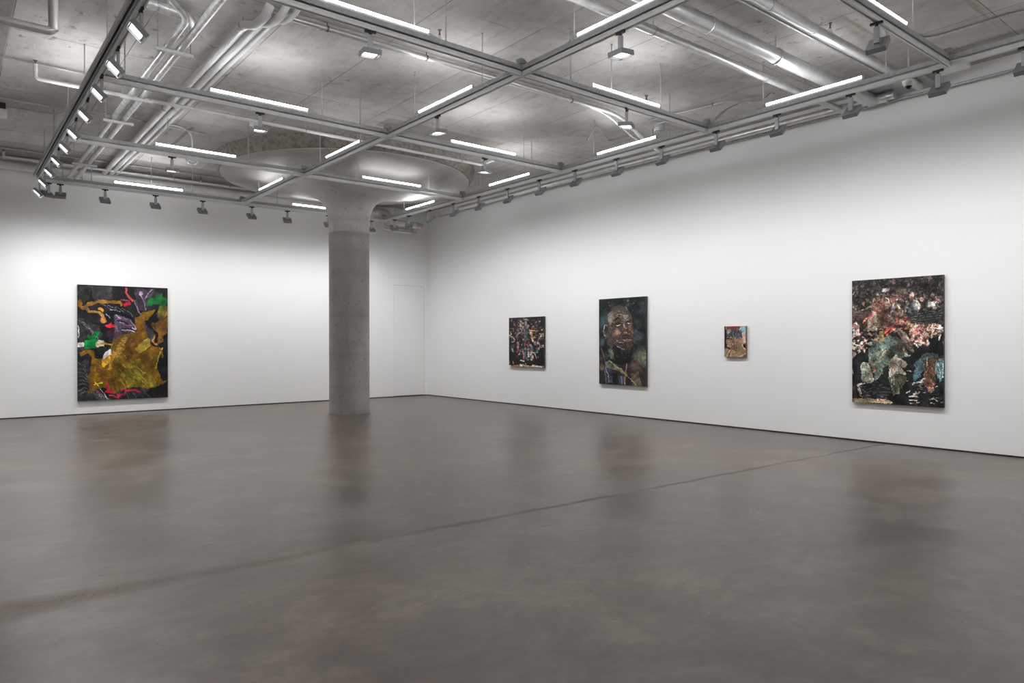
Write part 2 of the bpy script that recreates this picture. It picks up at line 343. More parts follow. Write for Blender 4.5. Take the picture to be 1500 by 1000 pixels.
# ------------------------------------------------------------------ column with mushroom capital
pn = at_z(512, 607.3, 0); dirn = Vector((pn.x, pn.y, 0)).normalized(); CR = .424
COLC = pn + dirn * CR; COLC.z = 0
CAP = [(CR, 3.84), (CR+.005, 3.85), (CR+.006, 4.10), (.45, 4.25), (.50, 4.39), (.58, 4.50), (.70, 4.59), (.88, 4.665), (1.12, 4.725), (1.45, 4.785), (1.85, 4.845), (2.25, 4.905), (2.56, 4.955)]
def cap_z(r):
    for (r0, z0), (r1, z1) in zip(CAP[2:], CAP[3:]):
        if r0 <= r <= r1: return z0 + (z1-z0) * (r-r0) / (r1-r0)
    return CZ
col = empty('concrete_column', COLC, 0, 'round concrete column with a wide mushroom capital rising from the floor', 'column')
bm = NB(); lathe(bm, [(CR+.004, 0), (CR+.004, .06), (CR, .08), (CR, 3.84)], 64); obj('shaft', bm, M['column'], col, smooth=True)
bm = NB(); lathe(bm, CAP + [(2.57, 4.965), (2.57, 4.985)], 128); o = obj('capital', bm, M['capital'], col, smooth=True); o['label'] = 'smooth pale flared capital'
bm = NB(); lathe(bm, [(2.52, 4.97), (2.60, 4.985), (2.66, 5.08), (2.70, CZ+.01)], 128); o = obj('drop_ring', bm, M['rough'], col, smooth=True); o['label'] = 'rough brown aggregate ring'

# ------------------------------------------------------------------ lighting rails
STZ = TZ + .07; STT = STZ + .05     # strut underside and top
def profile_bar(axis, c, a, b, w, z0, z1, kind):
    bm = NB()
    def bx(o0, o1, z_0, z_1):
        if axis == 'x': box(bm, c+o0, c+o1, a, b, z_0, z_1)
        else: box(bm, a, b, c+o0, c+o1, z_0, z_1)
    if kind == 'strut':       # open C channel, slot downwards
        bx(-w/2, -w/2+.006, z0, z1); bx(w/2-.006, w/2, z0, z1); bx(-w/2+.006, w/2-.006, z1-.006, z1)
        bx(-w/2+.006, -w/2+.014, z0, z0+.004); bx(w/2-.014, w/2-.006, z0, z0+.004)
    else:                     # track: body with a slot below and side lips
        bx(-w/2, -.008, z0, z1-.012); bx(.008, w/2, z0, z1-.012); bx(-w/2, w/2, z1-.012, z1)
        bx(-w/2-.004, -w/2, z1-.016, z1-.009); bx(w/2, w/2+.004, z1-.016, z1-.009)
        bx(-.0075, .0075, z0+.018, z1-.0125)
    return bm
RAILS = {}
def rail(key, axis, c, spans, label, group=None):
    r = empty('lighting_rail', (0, 0, 0), 0, label, 'lighting rail', 'rails of the suspended lighting grid')
    for a, b in spans:
        obj('strut_channel', profile_bar(axis, c, a, b, .05, STZ, STT, 'strut'), M['strut'], r)
        obj('track', profile_bar(axis, c, a, b, .046, TZ, TZ+.048, 'track'), M['track'], r)
        n = max(2, int((b-a)/1.6))
        for i in range(n):
            s = a + (b-a)*(i+.5)/n
            bm = NB(); p = (c, s) if axis == 'x' else (s, c)
            lathe(bm, [(.006, TZ+.046), (.006, STZ+.012)], 8, (p[0], p[1], 0))
            q = [(.010, STZ+.001), (.012, STZ+.005), (.010, STZ+.009)]
            obj('bolt', bm, M['galv'], r)
    RAILS[key] = (axis, c, r); return r
g = .03
rail('c0', 'x', COLX[0], [(WF+.3, ROWY[4]-g)] + [(ROWY[i]+g*0+.0, ROWY[i-1]-0) for i in (4, 3, 2, 1)] if False else [(WF+.3, ROWY[0]+.03)], 'long grey lighting rail hung in front of the right wall')
rail('c1', 'x', COLX[1], [(WF+.3, ROWY[0]-g)], 'long lighting rail running down the middle of the grid, left of the column')
rc2 = rail('c2', 'x', COLX[2], [(WF+.3, ROWY[0]+.03)], 'leftmost long lighting rail, closely set with lit spotlights')
obj('cable_duct', profile_bar('x', COLX[2]-.054, WF+.3, ROWY[0], .050, STZ, STT+.025, 'strut'), M['strut'], rc2)
names = ['lighting rail crossing in front of the back wall, behind the column', 'second crossing rail from the back wall, just in front of the column capital',
         'third crossing rail from the back wall, carrying two battens and two small downlights', 'fourth crossing rail from the back wall, meeting the middle rail at top centre',
         'crossing rail nearest the camera, only seen at the top right corner']
for i in range(5):
    rail('r%d' % i, 'y', ROWY[i], [(COLX[2]+g, COLX[1]-g), (COLX[1]+g, COLX[0]-g)], names[i])
# junction boxes that sit on top of the struts where rails meet
k = 0
for ci, cn in enumerate(('right', 'middle', 'left')):
    for ri, rn in enumerate(('back', 'second from back', 'third from back', 'fourth from back', 'nearest')):
        if (ci == 2 and ri > 2) or (ci == 1 and ri == 4): continue
        x, y = COLX[ci], ROWY[ri]
        j = empty('rail_connector', (x, y, STT), 0, 'grey steel connector block where the %s long rail meets the %s crossing rail' % (cn, rn), 'connector', 'connector blocks at the rail crossings')
        bm = NB(); box(bm, -.09, .09, -.03, .03, 0, .006); box(bm, -.03, .03, -.09, .09, .0062, .012); obj('plate', bm, M['strut'], j)
        bm = NB(); box(bm, -.055, .01, -.035, .035, .0125, .07); lathe(bm, [(.022, 0), (.022, .05)], 14, (.038, .0, .0125)); obj('housing', bm, M['greyhouse'], j)
        for dx, dy in ((.075, 0), (-.075, 0), (0, .075), (0, -.075)):
            bm = NB(); lathe(bm, [(.007, .0121), (.007, .022)], 6, (dx, dy, 0)); obj('bolt', bm, M['galv'], j)

# ------------------------------------------------------------------ hanger rods
ORD = ['first', 'second', 'third', 'fourth', 'fifth', 'sixth', 'seventh', 'eighth', 'ninth', 'tenth', 'eleventh', 'twelfth', 'thirteenth', 'fourteenth', 'fifteenth', 'sixteenth', 'seventeenth']
RN = {'c0': 'right wall rail', 'c1': 'middle long rail', 'c2': 'left long rail', 'r0': 'back wall crossing rail', 'r1': 'second crossing rail', 'r2': 'third crossing rail', 'r3': 'fourth crossing rail', 'r4': 'nearest crossing rail'}
RODS = {'c2': [124, 157, 99.5, 65], 'c1': [841, 706.6, 607.6, 528, 469, 420, 379], 'c0': [1298, 1118, 981, 870, 779, 704, 644, 592],
        'r3': [653, 607.4, 836, 896, 968], 'r2': [183, 472, 633.6, 767.6, 528], 'r1': [364, 246, 628, 525], 'r0': [134, 282, 406, 578, 222], 'r4': [1337]}
for key, us in RODS.items():
    axis, c, r = RAILS[key]
    ps = sorted([on_rail(axis, c, u, STT) for u in us], key=lambda p: p.y if axis == 'x' else p.x)
    for i, p in enumerate(ps):
        top = CZ; d = math.hypot(p.x-COLC.x, p.y-COLC.y)
        if d < 2.55: top = cap_z(d)
        end = 'camera end' if axis == 'x' else 'left end'
        t = empty('hanger_rod', p, 0, 'steel rod holding the %s, %s from its %s' % (RN[key], ORD[i], end), 'hanger rod', 'steel rods holding the lighting grid')
        h = top - p.z
        bm = NB(); lathe(bm, [(.0065, 0), (.0065, h+.004)], 8); obj('rod', bm, M['galv'], t)
        bm = NB(); lathe(bm, [(.016, h-.012), (.016, h+.004)], 6); obj('anchor_nut', bm, M['galv'], t)
        bm = NB(); lathe(bm, [(.013, .0), (.013, .012)], 6); obj('nut', bm, M['galv'], t)

# ------------------------------------------------------------------ LED battens
def batten(key, a, b, label, glow='tube'):
    axis, c, r = RAILS[key]; s = a if a < b else b; L = abs(b - a)
    z = STT + .001
    t = empty('led_batten', (c, s, z) if axis == 'x' else (s, c, z), PI/2 if axis == 'x' else 0, label, 'light', 'glowing LED battens on the rails')
    bm = NB(); box(bm, 0, L, -.013, .013, .004, .026); box(bm, .12, .16, -.008, .008, 0, .004); box(bm, L-.16, L-.12, -.008, .008, 0, .004)
    obj('batten_body', bm, M['white_plastic'], t)
    bm = NB(); tube(bm, [(.012, 0, .044), (L-.012, 0, .044)], .016, 14, 0); obj('glowing_tube', bm, M[glow], t, smooth=True)
    for q in (0, 1):
        bm = NB(); x = 0 if q == 0 else L-.012; tube(bm, [(x, 0, .044), (x+.012, 0, .044)], .0168, 14, 0); box(bm, x, x+.012, -.012, .012, .0225, .03)
        obj('end_cap', bm, M['white_plastic'], t)
    bm = NB(); tube(bm, [(L, 0, .03), (L+.06, .01, .03), (L+.16, .012, .004), (L+.3, .0, .004)], .004, 6, .05); obj('cable', bm, M['galv'], t)
    return t
def batten_u(key, u0, u1, label, glow='tube'):
    axis, c, r = RAILS[key]
    p, q = on_rail(axis, c, u0, STT+.045), on_rail(axis, c, u1, STT+.045)
    a, b = (p.y, q.y) if axis == 'x' else (p.x, q.x)
    return batten(key, a, b, label, glow)
blen = []
for key, u0, u1, lab in [
    ('r3', 452, 628, 'long LED batten at top centre, on the fourth crossing rail'),
    ('r3', 867, 966, 'LED batten on the fourth crossing rail, between middle rail and right wall rail'),
    ('c1', 962+40, 846, 'glowing LED batten cut by the top edge, on the middle rail nearest the camera'),
    ('c1', 693, 614, 'glowing LED batten on the middle rail, above and right of the capital'),
    ('c1', 528, 478, 'small LED batten on the middle rail, in front of the capital'),
    ('c1', 415, 380, 'farthest LED batten on the middle rail, left of the column neck'),
    ('c0', 1264, 1122, 'long glowing LED batten on the right wall rail, under the large silver pipe'),
    ('c0', 962, 875, 'glowing LED batten second from the camera on the right wall rail'),
    ('c0', 776, 717, 'glowing LED batten third from the camera on the right wall rail'),
    ('c0', 637, 595, 'small glowing LED batten farthest along the right wall rail, right of the column'),
    ('r2', 307, 451, 'glowing LED batten on the third crossing rail, left of the middle rail'),
    ('r2', 660, 755, 'glowing LED batten on the third crossing rail, right of the middle rail'),
    ('r1', 227, 346, 'glowing LED batten left of the capital, beside the hanging globe'),
    ('r1', 530, 616, 'glowing LED batten just in front of the column capital, to the right of its neck'),
    ('r0', 167, 268, 'glowing LED batten low on the left, in front of the back wall pipe'),
    ('r0', 428, 497, 'glowing LED batten on the back rail, partly hidden by the column neck'),
    ('r4', 1327-75, 1327, 'LED batten in the top right corner on the nearest crossing rail')]:
    t = batten_u(key, u0, u1, lab, 'tube_dim' if 'capital' in lab and 'above' not in lab or 'neck' in lab else 'tube'); blen.append((key, round(t.location.x, 2), round(t.location.y, 2)))
batten('c2', 1.0, 2.6, 'unseen LED batten added for light on the left long rail, above the top edge')  # out of view, added for its light
batten('c2', 3.5, 5.25, 'LED batten above the left long rail, nearest the camera of those in view')
batten('c2', 6.4, 8.2, 'LED batten hidden above the left long rail beside its third and fourth spotlights')
batten('c2', 9.7, 11.5, 'LED batten hidden above the far part of the left long rail')
batten('r4', 2.0, 4.2, 'unseen LED batten added to brighten the ceiling, left of the middle rail')  # out of view, added to brighten the near ceiling
batten('c2', -2.4, -.6, 'LED batten added for light on the left long rail behind the camera')  # this and the battens below are unseen, added for their light
batten('c1', -3.2, -1.6, 'farthest LED batten added for light behind the camera on the middle rail')
batten('c0', -3.2, -1.6, 'LED batten added for light on the right wall rail behind the camera')
batten('c0', -.6, 1.2, 'LED batten added for light on the right wall rail beyond the right edge')
batten('c1', -.6, 1.2, 'LED batten added for light on the middle rail behind the camera')

# ------------------------------------------------------------------ spotlights
def make_spot(lens_mat, tilt, axis=20, power=150, cone=92):
    root = empty('track_spotlight')
    bm = NB(); box(bm, -.012, .012, -.055, .055, -.022, 0); lathe(bm, [(.016, -.045), (.016, -.022)], 14); obj('adapter', bm, M['black'], root)
    bm = NB(); box(bm, -.012, .012, -.024, .024, -.195, -.045); box(bm, -.017, .017, -.02, .02, -.06, -.0452); 
    lathe(bm, [(.012, 0), (.012, .008)], 12, (0, 0, 0))
    for v in bm.verts[-24:]: v.co = Matrix.Rotation(PI/2, 4, 'Y') @ v.co + Vector((.012, 0, -.175))
    obj('arm', bm, M['arm'], root)
    W, D, Hh = .088, .088, .050
    hb = NB(); t = .008
    box(hb, -D, D, -W, W, -t, 0); box(hb, -D, -D+t, -W, W, -Hh, -t); box(hb, D-t, D, -W, W, -Hh, -t)
    box(hb, -D+t, D-t, -W, -W+t, -Hh, -t); box(hb, -D+t, D-t, W-t, W, -Hh, -t)
    for i in range(5): box(hb, -.055+i*.022, -.047+i*.022, -.05, -.034, .0, .004)
    pos = Matrix.Translation((.02*math.sin(tilt), 0, -.190)) @ Matrix.Rotation(-tilt, 4, 'Y')
    xf(hb, pos); hs = obj('housing', hb, M['greyhouse'], root)
    rb = NB(); box(rb, -D+t, D-t, -W+t, W-t, -.028, -.012); xf(rb, pos); obj('reflector', rb, M['inner'], root)
    lb = NB(); box(lb, -.052, .066, -.062, .062, -.036, -.029); xf(lb, pos); obj('lens', lb, lens_mat, root)
    # the lamp itself: asymmetric wall washing optics, so its beam axis is steeper than the housing
    ld = bpy.data.lights.new('lamp', 'SPOT'); ld.energy = power; ld.spot_size = math.radians(cone); ld.spot_blend = 1; ld.shadow_soft_size = .05; ld.color = (.985, .99, 1)
    lo = bpy.data.objects.new('lamp', ld); C.objects.link(lo); lo.parent = root
    lo.location = pos @ Vector((0, 0, -.06)); lo.rotation_euler = (0, -math.radians(axis), 0)
    return root
WT = math.radians(46)
protoW = make_spot(M['lens'], WT, 21, 76, 154); protoB = make_spot(M['lens'], math.radians(36), 15, 74, 152); protoI = make_spot(M['lens_in'], math.radians(6), 0, 60, 110); protoL = make_spot(M['lens'], math.radians(44), 7, 100, 144)
used = set()
def place(proto, p, rz, label, group):
    o = proto if proto.name not in used else copy_tree(proto)
    used.add(proto.name)
    o.location = p; o.rotation_euler = (0, 0, rz); tag(o, label, 'spotlight', group)
    return o
us = [1374, 1246, 1138, 1049, 969, 903, 842, 790, 743, 701, 664, 629, 599, 578]
for i, u in enumerate(us):
    p = on_rail('x', COLX[0], u, TZ)
    place(protoW, p, {12: .8, 13: 1.45}.get(i, 0) + random.uniform(-.05, .05), 'grey box spotlight %s, %s from the camera on its rail' % ('aimed at the right wall' if i < 12 else 'turned to the far corner', ORD[i]), 'wall washing spotlights along the right wall')
for i, y in enumerate((2.3, .9, -.5, -1.9)):
    place(protoW, Vector((COLX[0], y, TZ)), 0, 'grey box spotlight on the right wall rail, outside the photo, %s beyond its right edge' % ORD[i], 'wall washing spotlights beyond the right edge')
us = [88.5, 154, 228, 297, 369, 421, 481, 544]
for i, u in enumerate(us):
    p = on_rail('y', ROWY[0], u, TZ)
    place(protoB, p, PI/2 + random.uniform(-.25, .1), 'small grey box spotlight aimed at the back wall, %s from the left' % ORD[i], 'wall washing spotlights along the back wall')
place(protoL, on_rail('y', ROWY[0], 58, TZ) + Vector((0, 0, 0)), PI, 'grey spotlight at the far left corner of the grid, turned towards the left wall', 'spotlights at the far left grid corner')
place(protoB, on_rail('y', ROWY[0], 71, TZ), PI/2+.5, 'grey spotlight beside the far left corner of the grid, aimed at the back wall', 'spotlights at the far left grid corner')
us = [207, 173, 149, 128.5, 111.5, 98.5, 86, 75.5, 66]
for i, u in enumerate(us):
    p = on_rail('x', COLX[2], u, TZ)
    place(protoL, p, PI, 'lit grey box spotlight on the left rail, %s from the camera' % ORD[i], 'lit spotlights along the left rail')
for i, y in enumerate((3.0, 1.4, -.4, -2.0)):  # unseen spotlights, added to light the near end of the room
    place(protoL, Vector((COLX[2], y, TZ)), PI, 'unseen grey spotlight added for light on the left rail, %s above the top edge' % ORD[i], 'added left rail spotlights above the top edge')
for key, u, rz, lab in [('r3', 542.5, -.2, 'downlight on the fourth crossing rail left of centre, under the long top batten'),
        ('c1', 909, .0, 'largest downlight, hanging from the middle rail at top right of centre'), ('r2', 381, -.2, 'downlight on the third crossing rail, above the left part of the capital'),
        ('c1', 641, .0, 'downlight on the middle rail beside the rightmost batten over the capital'), ('r3', 918, .5, 'downlight on the fourth crossing rail near the right wall'),
        ('r2', 710, .2, 'downlight on the third crossing rail, above the right rim of the capital'), ('r1', 252, -.1, 'downlight on the second crossing rail, left of the hanging globe')]:
    axis, c, r = RAILS[key]
    place(protoI, on_rail(axis, c, u, TZ), rz + (PI/2 if axis == 'y' else 0), lab, 'single downlights inside the grid')
place(make_spot(M['lens'], math.radians(48), 30, 120, 92), on_rail('y', ROWY[4], 1284, TZ), .1, 'grey spotlight hanging from the nearest crossing rail, tilted towards the right wall', 'single downlights inside the grid')
place(protoI, Vector((COLX[1], .6, TZ)), 0, 'downlight added for light on the middle rail, unseen behind the camera', 'single downlights inside the grid')  # unseen downlight, added for its light

# ------------------------------------------------------------------ pipes and conduits
def pipe(name, pts, r, mat, label, cat='pipe', rad=.15, clamps=(), group=None, clamp_mat=None, joints=(), seg=16):
    pts = [Vector(p) for p in pts]
    t = empty(name, pts[0], 0, label, cat, group)
    o = pts[0]
    bm = NB(); tube(bm, [p - o for p in pts], r, seg, rad); obj('pipe_run' if cat == 'pipe' else 'conduit_run', bm, mat, t, smooth=True)
    a, b = pts[0] - o, pts[1] - o if len(pts) == 2 else pts[-1] - o
    def along(s, i0=None):
        L = [(pts[i+1]-pts[i]).length for i in range(len(pts)-1)]; tot = sum(L)*s
        for i, l in enumerate(L):
            if tot <= l: return pts[i] + (pts[i+1]-pts[i])*(tot/l) - o, (pts[i+1]-pts[i]).normalized()
            tot -= l
        return pts[-1]-o, (pts[-1]-pts[-2]).normalized()
    for s in joints:
        p, d = along(s); bm = NB(); tube(bm, [p-d*r*.35, p-d*r*.3, p+d*r*.3, p+d*r*.35], [r*1.02, r*1.1, r*1.1, r*1.02], seg, 0); obj('coupling', bm, mat, t, smooth=True)
    for s in clamps:
        p, d = along(s); bm = NB(); tube(bm, [p-d*.012, p+d*.012], r*1.12, seg, 0)
        zt = CZ - (o.z + p.z)
        if zt > r*1.1: lathe(bm, [(.006, p.z + r*1.1), (.006, p.z + zt)], 8, (p.x, p.y, 0))
        obj('clamp', bm, clamp_mat or M['galv'], t)
    return t
# three lagged pipes tight under the ceiling (left of centre)
ZP = 5.11
for i, (px_, py_, r, lab) in enumerate([(2.672, 8.15, .050, 'leftmost'), (2.800, 8.00, .044, 'middle'), (2.906, 7.86, .028, 'rightmost')]):
    top = Vector((px_, py_, ZP)); a = top 
    pts = [Vector((a.x, WY-.02, ZP)), top, top + Vector((.05, -.22, -.07)), top + Vector((.06, -.5, -.07)), top + Vector((.10, -.56, .05))]
    pipe('insulated_pipe', pts, r, M['white_pipe'], '%s of the three white pipes running from the back wall to the top centre' % lab, rad=.08, clamps=(.3, .56, .93), joints=(.2, .45, .7), clamp_mat=M['galv'], group='three white pipes under the ceiling')
# twin silver pipes on trapeze brackets (left)
ZB = 4.83; R1, R2 = .036, .042
pL = at_z(250-9, 66, ZB+R1); pR = at_z(267, 66, ZB+R2)
xL, xR = 1.992, 2.135
yL = at_z(266, 25, ZB+R1).y
e1 = at_z(266, 24, ZB+R1); e1.x = xL; e2 = at_z(246, -6, ZB+R1+.05)
yend = at_z(112, 258, ZB).y
pipe('silver_pipe', [(xL, WY-.02, ZB+R1), (xL, e1.y, ZB+R1), e2, e2 + (e2-e1)*.6], R1, M['lagging'], 'left of the twin silver pipes on brackets, bending away at the top', rad=.16, joints=(.15, .4, .62), group='twin silver pipes on trapeze brackets')
pipe('silver_pipe', [(xR, WY-.02, ZB+R2), (xR, 1.5, ZB+R2)], R2, M['lagging'], 'right of the twin silver pipes on brackets, running straight out of the top edge', joints=(.2, .45, .7), group='twin silver pipes on trapeze brackets')
for i, v in enumerate((72, 142, 176, 239, 262)):
    y = at_z(225, v, ZB).y if False else None
    # bracket position from the pipe line: find y where the pipes cross this image row
    yy = 3.0
    for _ in range(60):
        pv = proj((xL, yy, ZB))[1]; yy += (v - pv) * .02 if pv < v else (v - pv) * .02
        yy = max(1.5, yy)
    t = empty('trapeze_bracket', ((xL+xR)/2, yy, ZB), 0, 'slotted steel trapeze bracket under the twin silver pipes, %s from the camera' % ORD[i], 'bracket', 'trapeze brackets of the twin pipes')
    hw = (xR-xL)/2 + .13
    bm = NB(); box(bm, -hw, hw, -.02, .02, -.035, -.031); box(bm, -hw, hw, -.02, -.016, -.031, -.001); box(bm, -hw, hw, .016, .02, -.031, -.001); obj('channel', bm, M['track'], t)
    for sx_ in (-hw+.03, hw-.03):
        bm = NB(); lathe(bm, [(.006, -.05), (.006, CZ-ZB+.004)], 8, (sx_, 0, 0)); obj('rod', bm, M['galv'], t)
    for xx, rr in ((xL-(xL+xR)/2, R1), (xR-(xL+xR)/2, R2)):
        bm = NB(); tube(bm, [(xx, -.012, rr), (xx, .012, rr)], rr*1.1, 16, 0); obj('pipe_clamp', bm, M['galv'], t)
# grey duct arc behind, top left
pipe('silver_pipe', [at_z(213, 3, 5.08), at_z(255, 17, 5.08), at_z(277, 26, 5.08), at_z(283, 44, 5.08)], .06, M['lagging'], 'short thick silver pipe crossing behind the twin pipe bend at the top left', rad=.3, joints=(.3,), clamps=(.15,))
bm = NB(); p = at_z(238, 12, 4.78)
# silver L pipe top left
zl = 4.55; pe = at_z(78, 47, zl)
pipe('silver_pipe', [(WL+.01, pe.y, zl), (pe.x, pe.y, zl), (pe.x, pe.y, CZ)], .042, M['silver'], 'silver pipe with a square elbow in the top left corner, turning up to the ceiling', rad=.06, joints=(.55, .8))
# pair of conduits clamped along the fourth crossing rail
zc_ = 5.15
a = at_z(412, 21, zc_); b = at_z(905, 168, zc_); yb = (a.y + b.y)/2
c = at_z(948, 213, 4.85)
bx_ = on_rail('y', yb, 905, zc_).x; ax_ = on_rail('y', yb, 395, zc_).x
pipe('steel_conduit', [(ax_, yb, zc_), (bx_, yb, zc_), at_z(947, 208, 4.83), at_z(962, 219, 4.78)], .032, M['silver'], 'thick steel conduit clamped under the ceiling just behind the fourth crossing rail', 'conduit', .25, (.1, .3, .5, .68), clamp_mat=M['brass'], joints=(.06, .4))
pipe('steel_conduit', [(ax_, yb+.10, zc_+.02), (bx_-.22, yb+.10, zc_+.02), at_z(926, 201, 4.88), at_z(940, 208, 4.86)], .013, M['silver'], 'thin steel conduit running alongside the thick clamped conduit', 'conduit', .25, (.1, .3, .5, .68), clamp_mat=M['brass'], joints=(.06, .4))
# large silver pipes at the right
def xpipe(u, v, z): return at_z(u, v, z)
def run_x(u0, v0, u1, v1, z):
    p, q = at_z(u0, v0, z), at_z(u1, v1, z); y = (p.y+q.y)/2
    return on_rail('y', y, u0, z), on_rail('y', y, u1, z)
a, b = run_x(860, 5, 1170, 134, 4.98); y1 = a.y
pipe('silver_pipe', [(3.0, y1, 4.98), (WX-.2, y1, 4.98)], .05, M['silver'], 'medium silver pipe crossing the ceiling right of the middle rail, beside the largest pipe', joints=(.25, .5, .72), clamps=(.42, .85))
a, b = run_x(1000, 24, 1230, 122, 4.98); y2 = a.y
pipe('silver_pipe', [(3.0, y2, 4.98), (WX-.36, y2, 4.98)], .09, M['silver'], 'largest silver pipe crossing the ceiling towards the right wall', rad=.12, joints=(.48,), clamps=(.3, .66,), seg=24)
a, b = run_x(1140, 14, 1300, 102, 5.02); y3 = a.y
pipe('silver_pipe', [(3.0, y3, 5.02), (WX-.3, y3, 5.02)], .055, M['silver'], 'rightmost silver sprinkler pipe crossing the ceiling, with a brass sprinkler on it', joints=(.45, .62, .97), clamps=(.5,))
for dz, dv, lab in ((0, 0, 'left'), (0, .09, 'right')):
    a, b = run_x(1125, 22, 1290, 108, 5.15)
    pipe('steel_conduit', [(3.0, a.y-dv, 5.15), (WX-.3, a.y-dv, 5.15)], .016 + (.006 if dv else 0), M['galv'], '%s one of two thin conduits beside the rightmost silver pipe' % lab, 'conduit', joints=(.5, .63), group='two thin conduits beside the sprinkler pipe')
# pipe along the right wall
pw = at_x(1240, 157, 10.5)
pipe('silver_pipe', [(10.5, y2-.3, pw.z), (10.5, WY-2.0, pw.z)], .058, M['silver'], 'silver pipe running high along the right wall behind the spotlights', joints=(.02, .07, .25, .42, .5))
pipe('steel_conduit', [(10.68, -3, pw.z-.02), (10.68, WY-.8, pw.z-.02)], .016, M['galv'], 'thin conduit running high along the right wall behind the silver pipe', 'conduit')
# elbow body below the largest pipe
t = empty('pipe_fitting', (WX-.34, y2-.10, 5.0), 0, 'silver flanged elbow where the largest pipe meets the wall pipe', 'pipe fitting')
bm = NB(); tube(bm, [(.06, -.09, 0), (.06, .09, 0)], .07, 18, 0); obj('body', bm, M['silver'], t, smooth=True)
bm = NB(); tube(bm, [(.06, -.105, 0), (.06, -.09, 0)], .085, 18, 0); tube(bm, [(.06, .09, 0), (.06, .105, 0)], .085, 18, 0); obj('flanges', bm, M['silver'], t, smooth=True)
# conduits along the rail side at far right
for i, dx in enumerate((0, .04, .08)):
    pc = at_z(1450, 65, 5.16)
    pipe('steel_conduit', [(pc.x+dx, -3, 5.16), (pc.x+dx, at_z(1401, 80, 5.16).y, 5.16)], .011, M['galv'], '%s of three thin parallel conduits leaving the frame at the top right' % ('left', 'middle', 'right')[::1][i], 'conduit', group='three thin conduits at the top right')
pipe('steel_conduit', [at_z(1335, 50, 5.2), at_z(1358, 59, 5.2), at_z(1478, 21, 5.2), at_z(1540, 8, 5.2)], .013, M['galv'], 'thin conduit curving across bare ceiling at the top right', 'conduit', .3, (.4, .75))
pipe('steel_conduit', [at_z(952, 176, 5.19), at_z(1074, 146, 5.19), at_z(1087, 150, 5.15)], .013, M['galv'], 'straight thin conduit reaching a hole in the ceiling near the right wall', 'conduit', .1, (.7,), clamp_mat=M['brass'])
pipe('steel_conduit', [at_z(1037, 185, 4.75), at_z(1063, 161, 5.05), at_z(1092, 149, 5.15), at_z(1118, 150, 5.14), at_z(1133, 136, 5.22)], .022, M['galv'], 'bent thick conduit rising into a hole in the ceiling near the right wall', 'conduit', .12, (.62,), joints=(.5,))
pipe('steel_conduit', [at_z(860, 205, 4.8), at_z(872, 185, 5.12), at_z(877, 188, 5.12), at_z(892, 209-2, 5.16), at_z(935, 196, 5.17)], .016, M['galv'], 'crooked conduit above the right wall rail, left of the second batten', 'conduit', .08, (.9,))
pipe('steel_conduit', [at_z(955, 202, 4.9), at_z(956, 185, 5.14), at_z(972, 178, 5.17), at_z(990, 174, 5.17)], .018, M['galv'], 'curved conduit dropping beside the second batten of the right wall rail', 'conduit', .15, (.85,))
# white sprinkler pipe across the left and centre
zs = 4.98
a = at_z(52, 116, zs); b = at_z(704, 240.5, zs); ys_ = (a.y+b.y)/2
xa_ = on_rail('y', ys_, 52, zs).x; xb_ = on_rail('y', ys_, 704, zs).x
pipe('sprinkler_pipe', [(xa_, ys_, CZ-.05), (xa_, ys_, zs), (xb_, ys_, zs), (xb_+.1, ys_-.3, zs+.05)], .026, M['white_pipe'], 'white sprinkler pipe crossing from the left edge to the right rim of the capital', rad=.05, joints=(.05, .09, .4, .52, .56, .7, .85), clamps=(.2, .5, .62, .9))
pipe('steel_conduit', [(WL+.05, ys_+.05, 5.19), (COLC.x-1.9, ys_+.05, 5.19)], .012, M['galv'], 'thin conduit on the ceiling directly above the white sprinkler pipe', 'conduit')
# conduits at the left edge
p0 = at_z(30, 147, 5.17)
pipe('steel_conduit', [(WL+.05, p0.y, 5.17), at_z(78, 157, 5.17), at_z(158, 167, 5.17), at_z(300, 197, 5.17)], .016, M['galv'], 'upper of two thin conduits low on the left edge, passing behind the left rail', 'conduit', .1, joints=(.2,))
pipe('steel_conduit', [at_z(-20, 152, 5.19), at_z(70, 166, 5.19), at_z(85, 167, 5.19), at_z(95, 163, 5.19)], .011, M['galv'], 'lower thin conduit at the left edge, ending in a small hook', 'conduit', .1, (.4,))
pd = at_z(80, 158, 5.17)
t = pipe('steel_conduit', [(pd.x, pd.y, 5.19), (pd.x, pd.y, at_y(80, 212, pd.y).z)], .018, M['galv'], 'vertical conduit dropping from the ceiling left of the left rail', 'conduit')
# back wall pipes
zb = 5.03; yb2 = WY-.14
xe = on_rail('y', yb2, 562, zb).x
pipe('insulated_pipe', [(WL+.02, yb2, zb), (xe-.1, yb2, zb)], .09, M['white_pipe'], 'thick white insulated pipe along the top of the back wall', joints=(.1, .3, .5, .7, .9), seg=20)
pipe('insulated_pipe', [(xe-.1, yb2, zb), (xe+.12, yb2-.02, zb), (xe+.14, yb2-.05, zb-.28)], .093, M['pinklag'], 'pale pink insulated elbow ending the thick pipe, right of the column', rad=.14, seg=20)
xp = on_rail('y', WY-.3, 588, 4.74); xq = on_rail('y', WY-.3, 612, 4.74)
pipe('insulated_pipe', [(xp.x-.35, WY-.3, 4.76), (xq.x-.08, WY-.3, 4.76)], .085, M['white_pipe'], 'short thick white pipe low in the corner behind the end of the grid', seg=20)
pipe('insulated_pipe', [(xq.x-.08, WY-.3, 4.76), (xq.x+.12, WY-.3, 4.74)], .088, M['pinklag'], 'pale pink insulated pipe end in the far corner', seg=20)
pipe('silver_pipe', [(xp.x-.75, WY-.5, 4.95), (xp.x-.75, WY-.5, 4.55), (xp.x-.1, WY-.5, 4.50), (xq.x-.35, WY-.52, 4.50), (xq.x-.1, WY-.35, 4.55)], .035, M['silver'], 'thin silver pipe looping low under the corner of the grid, right of the column', rad=.12)
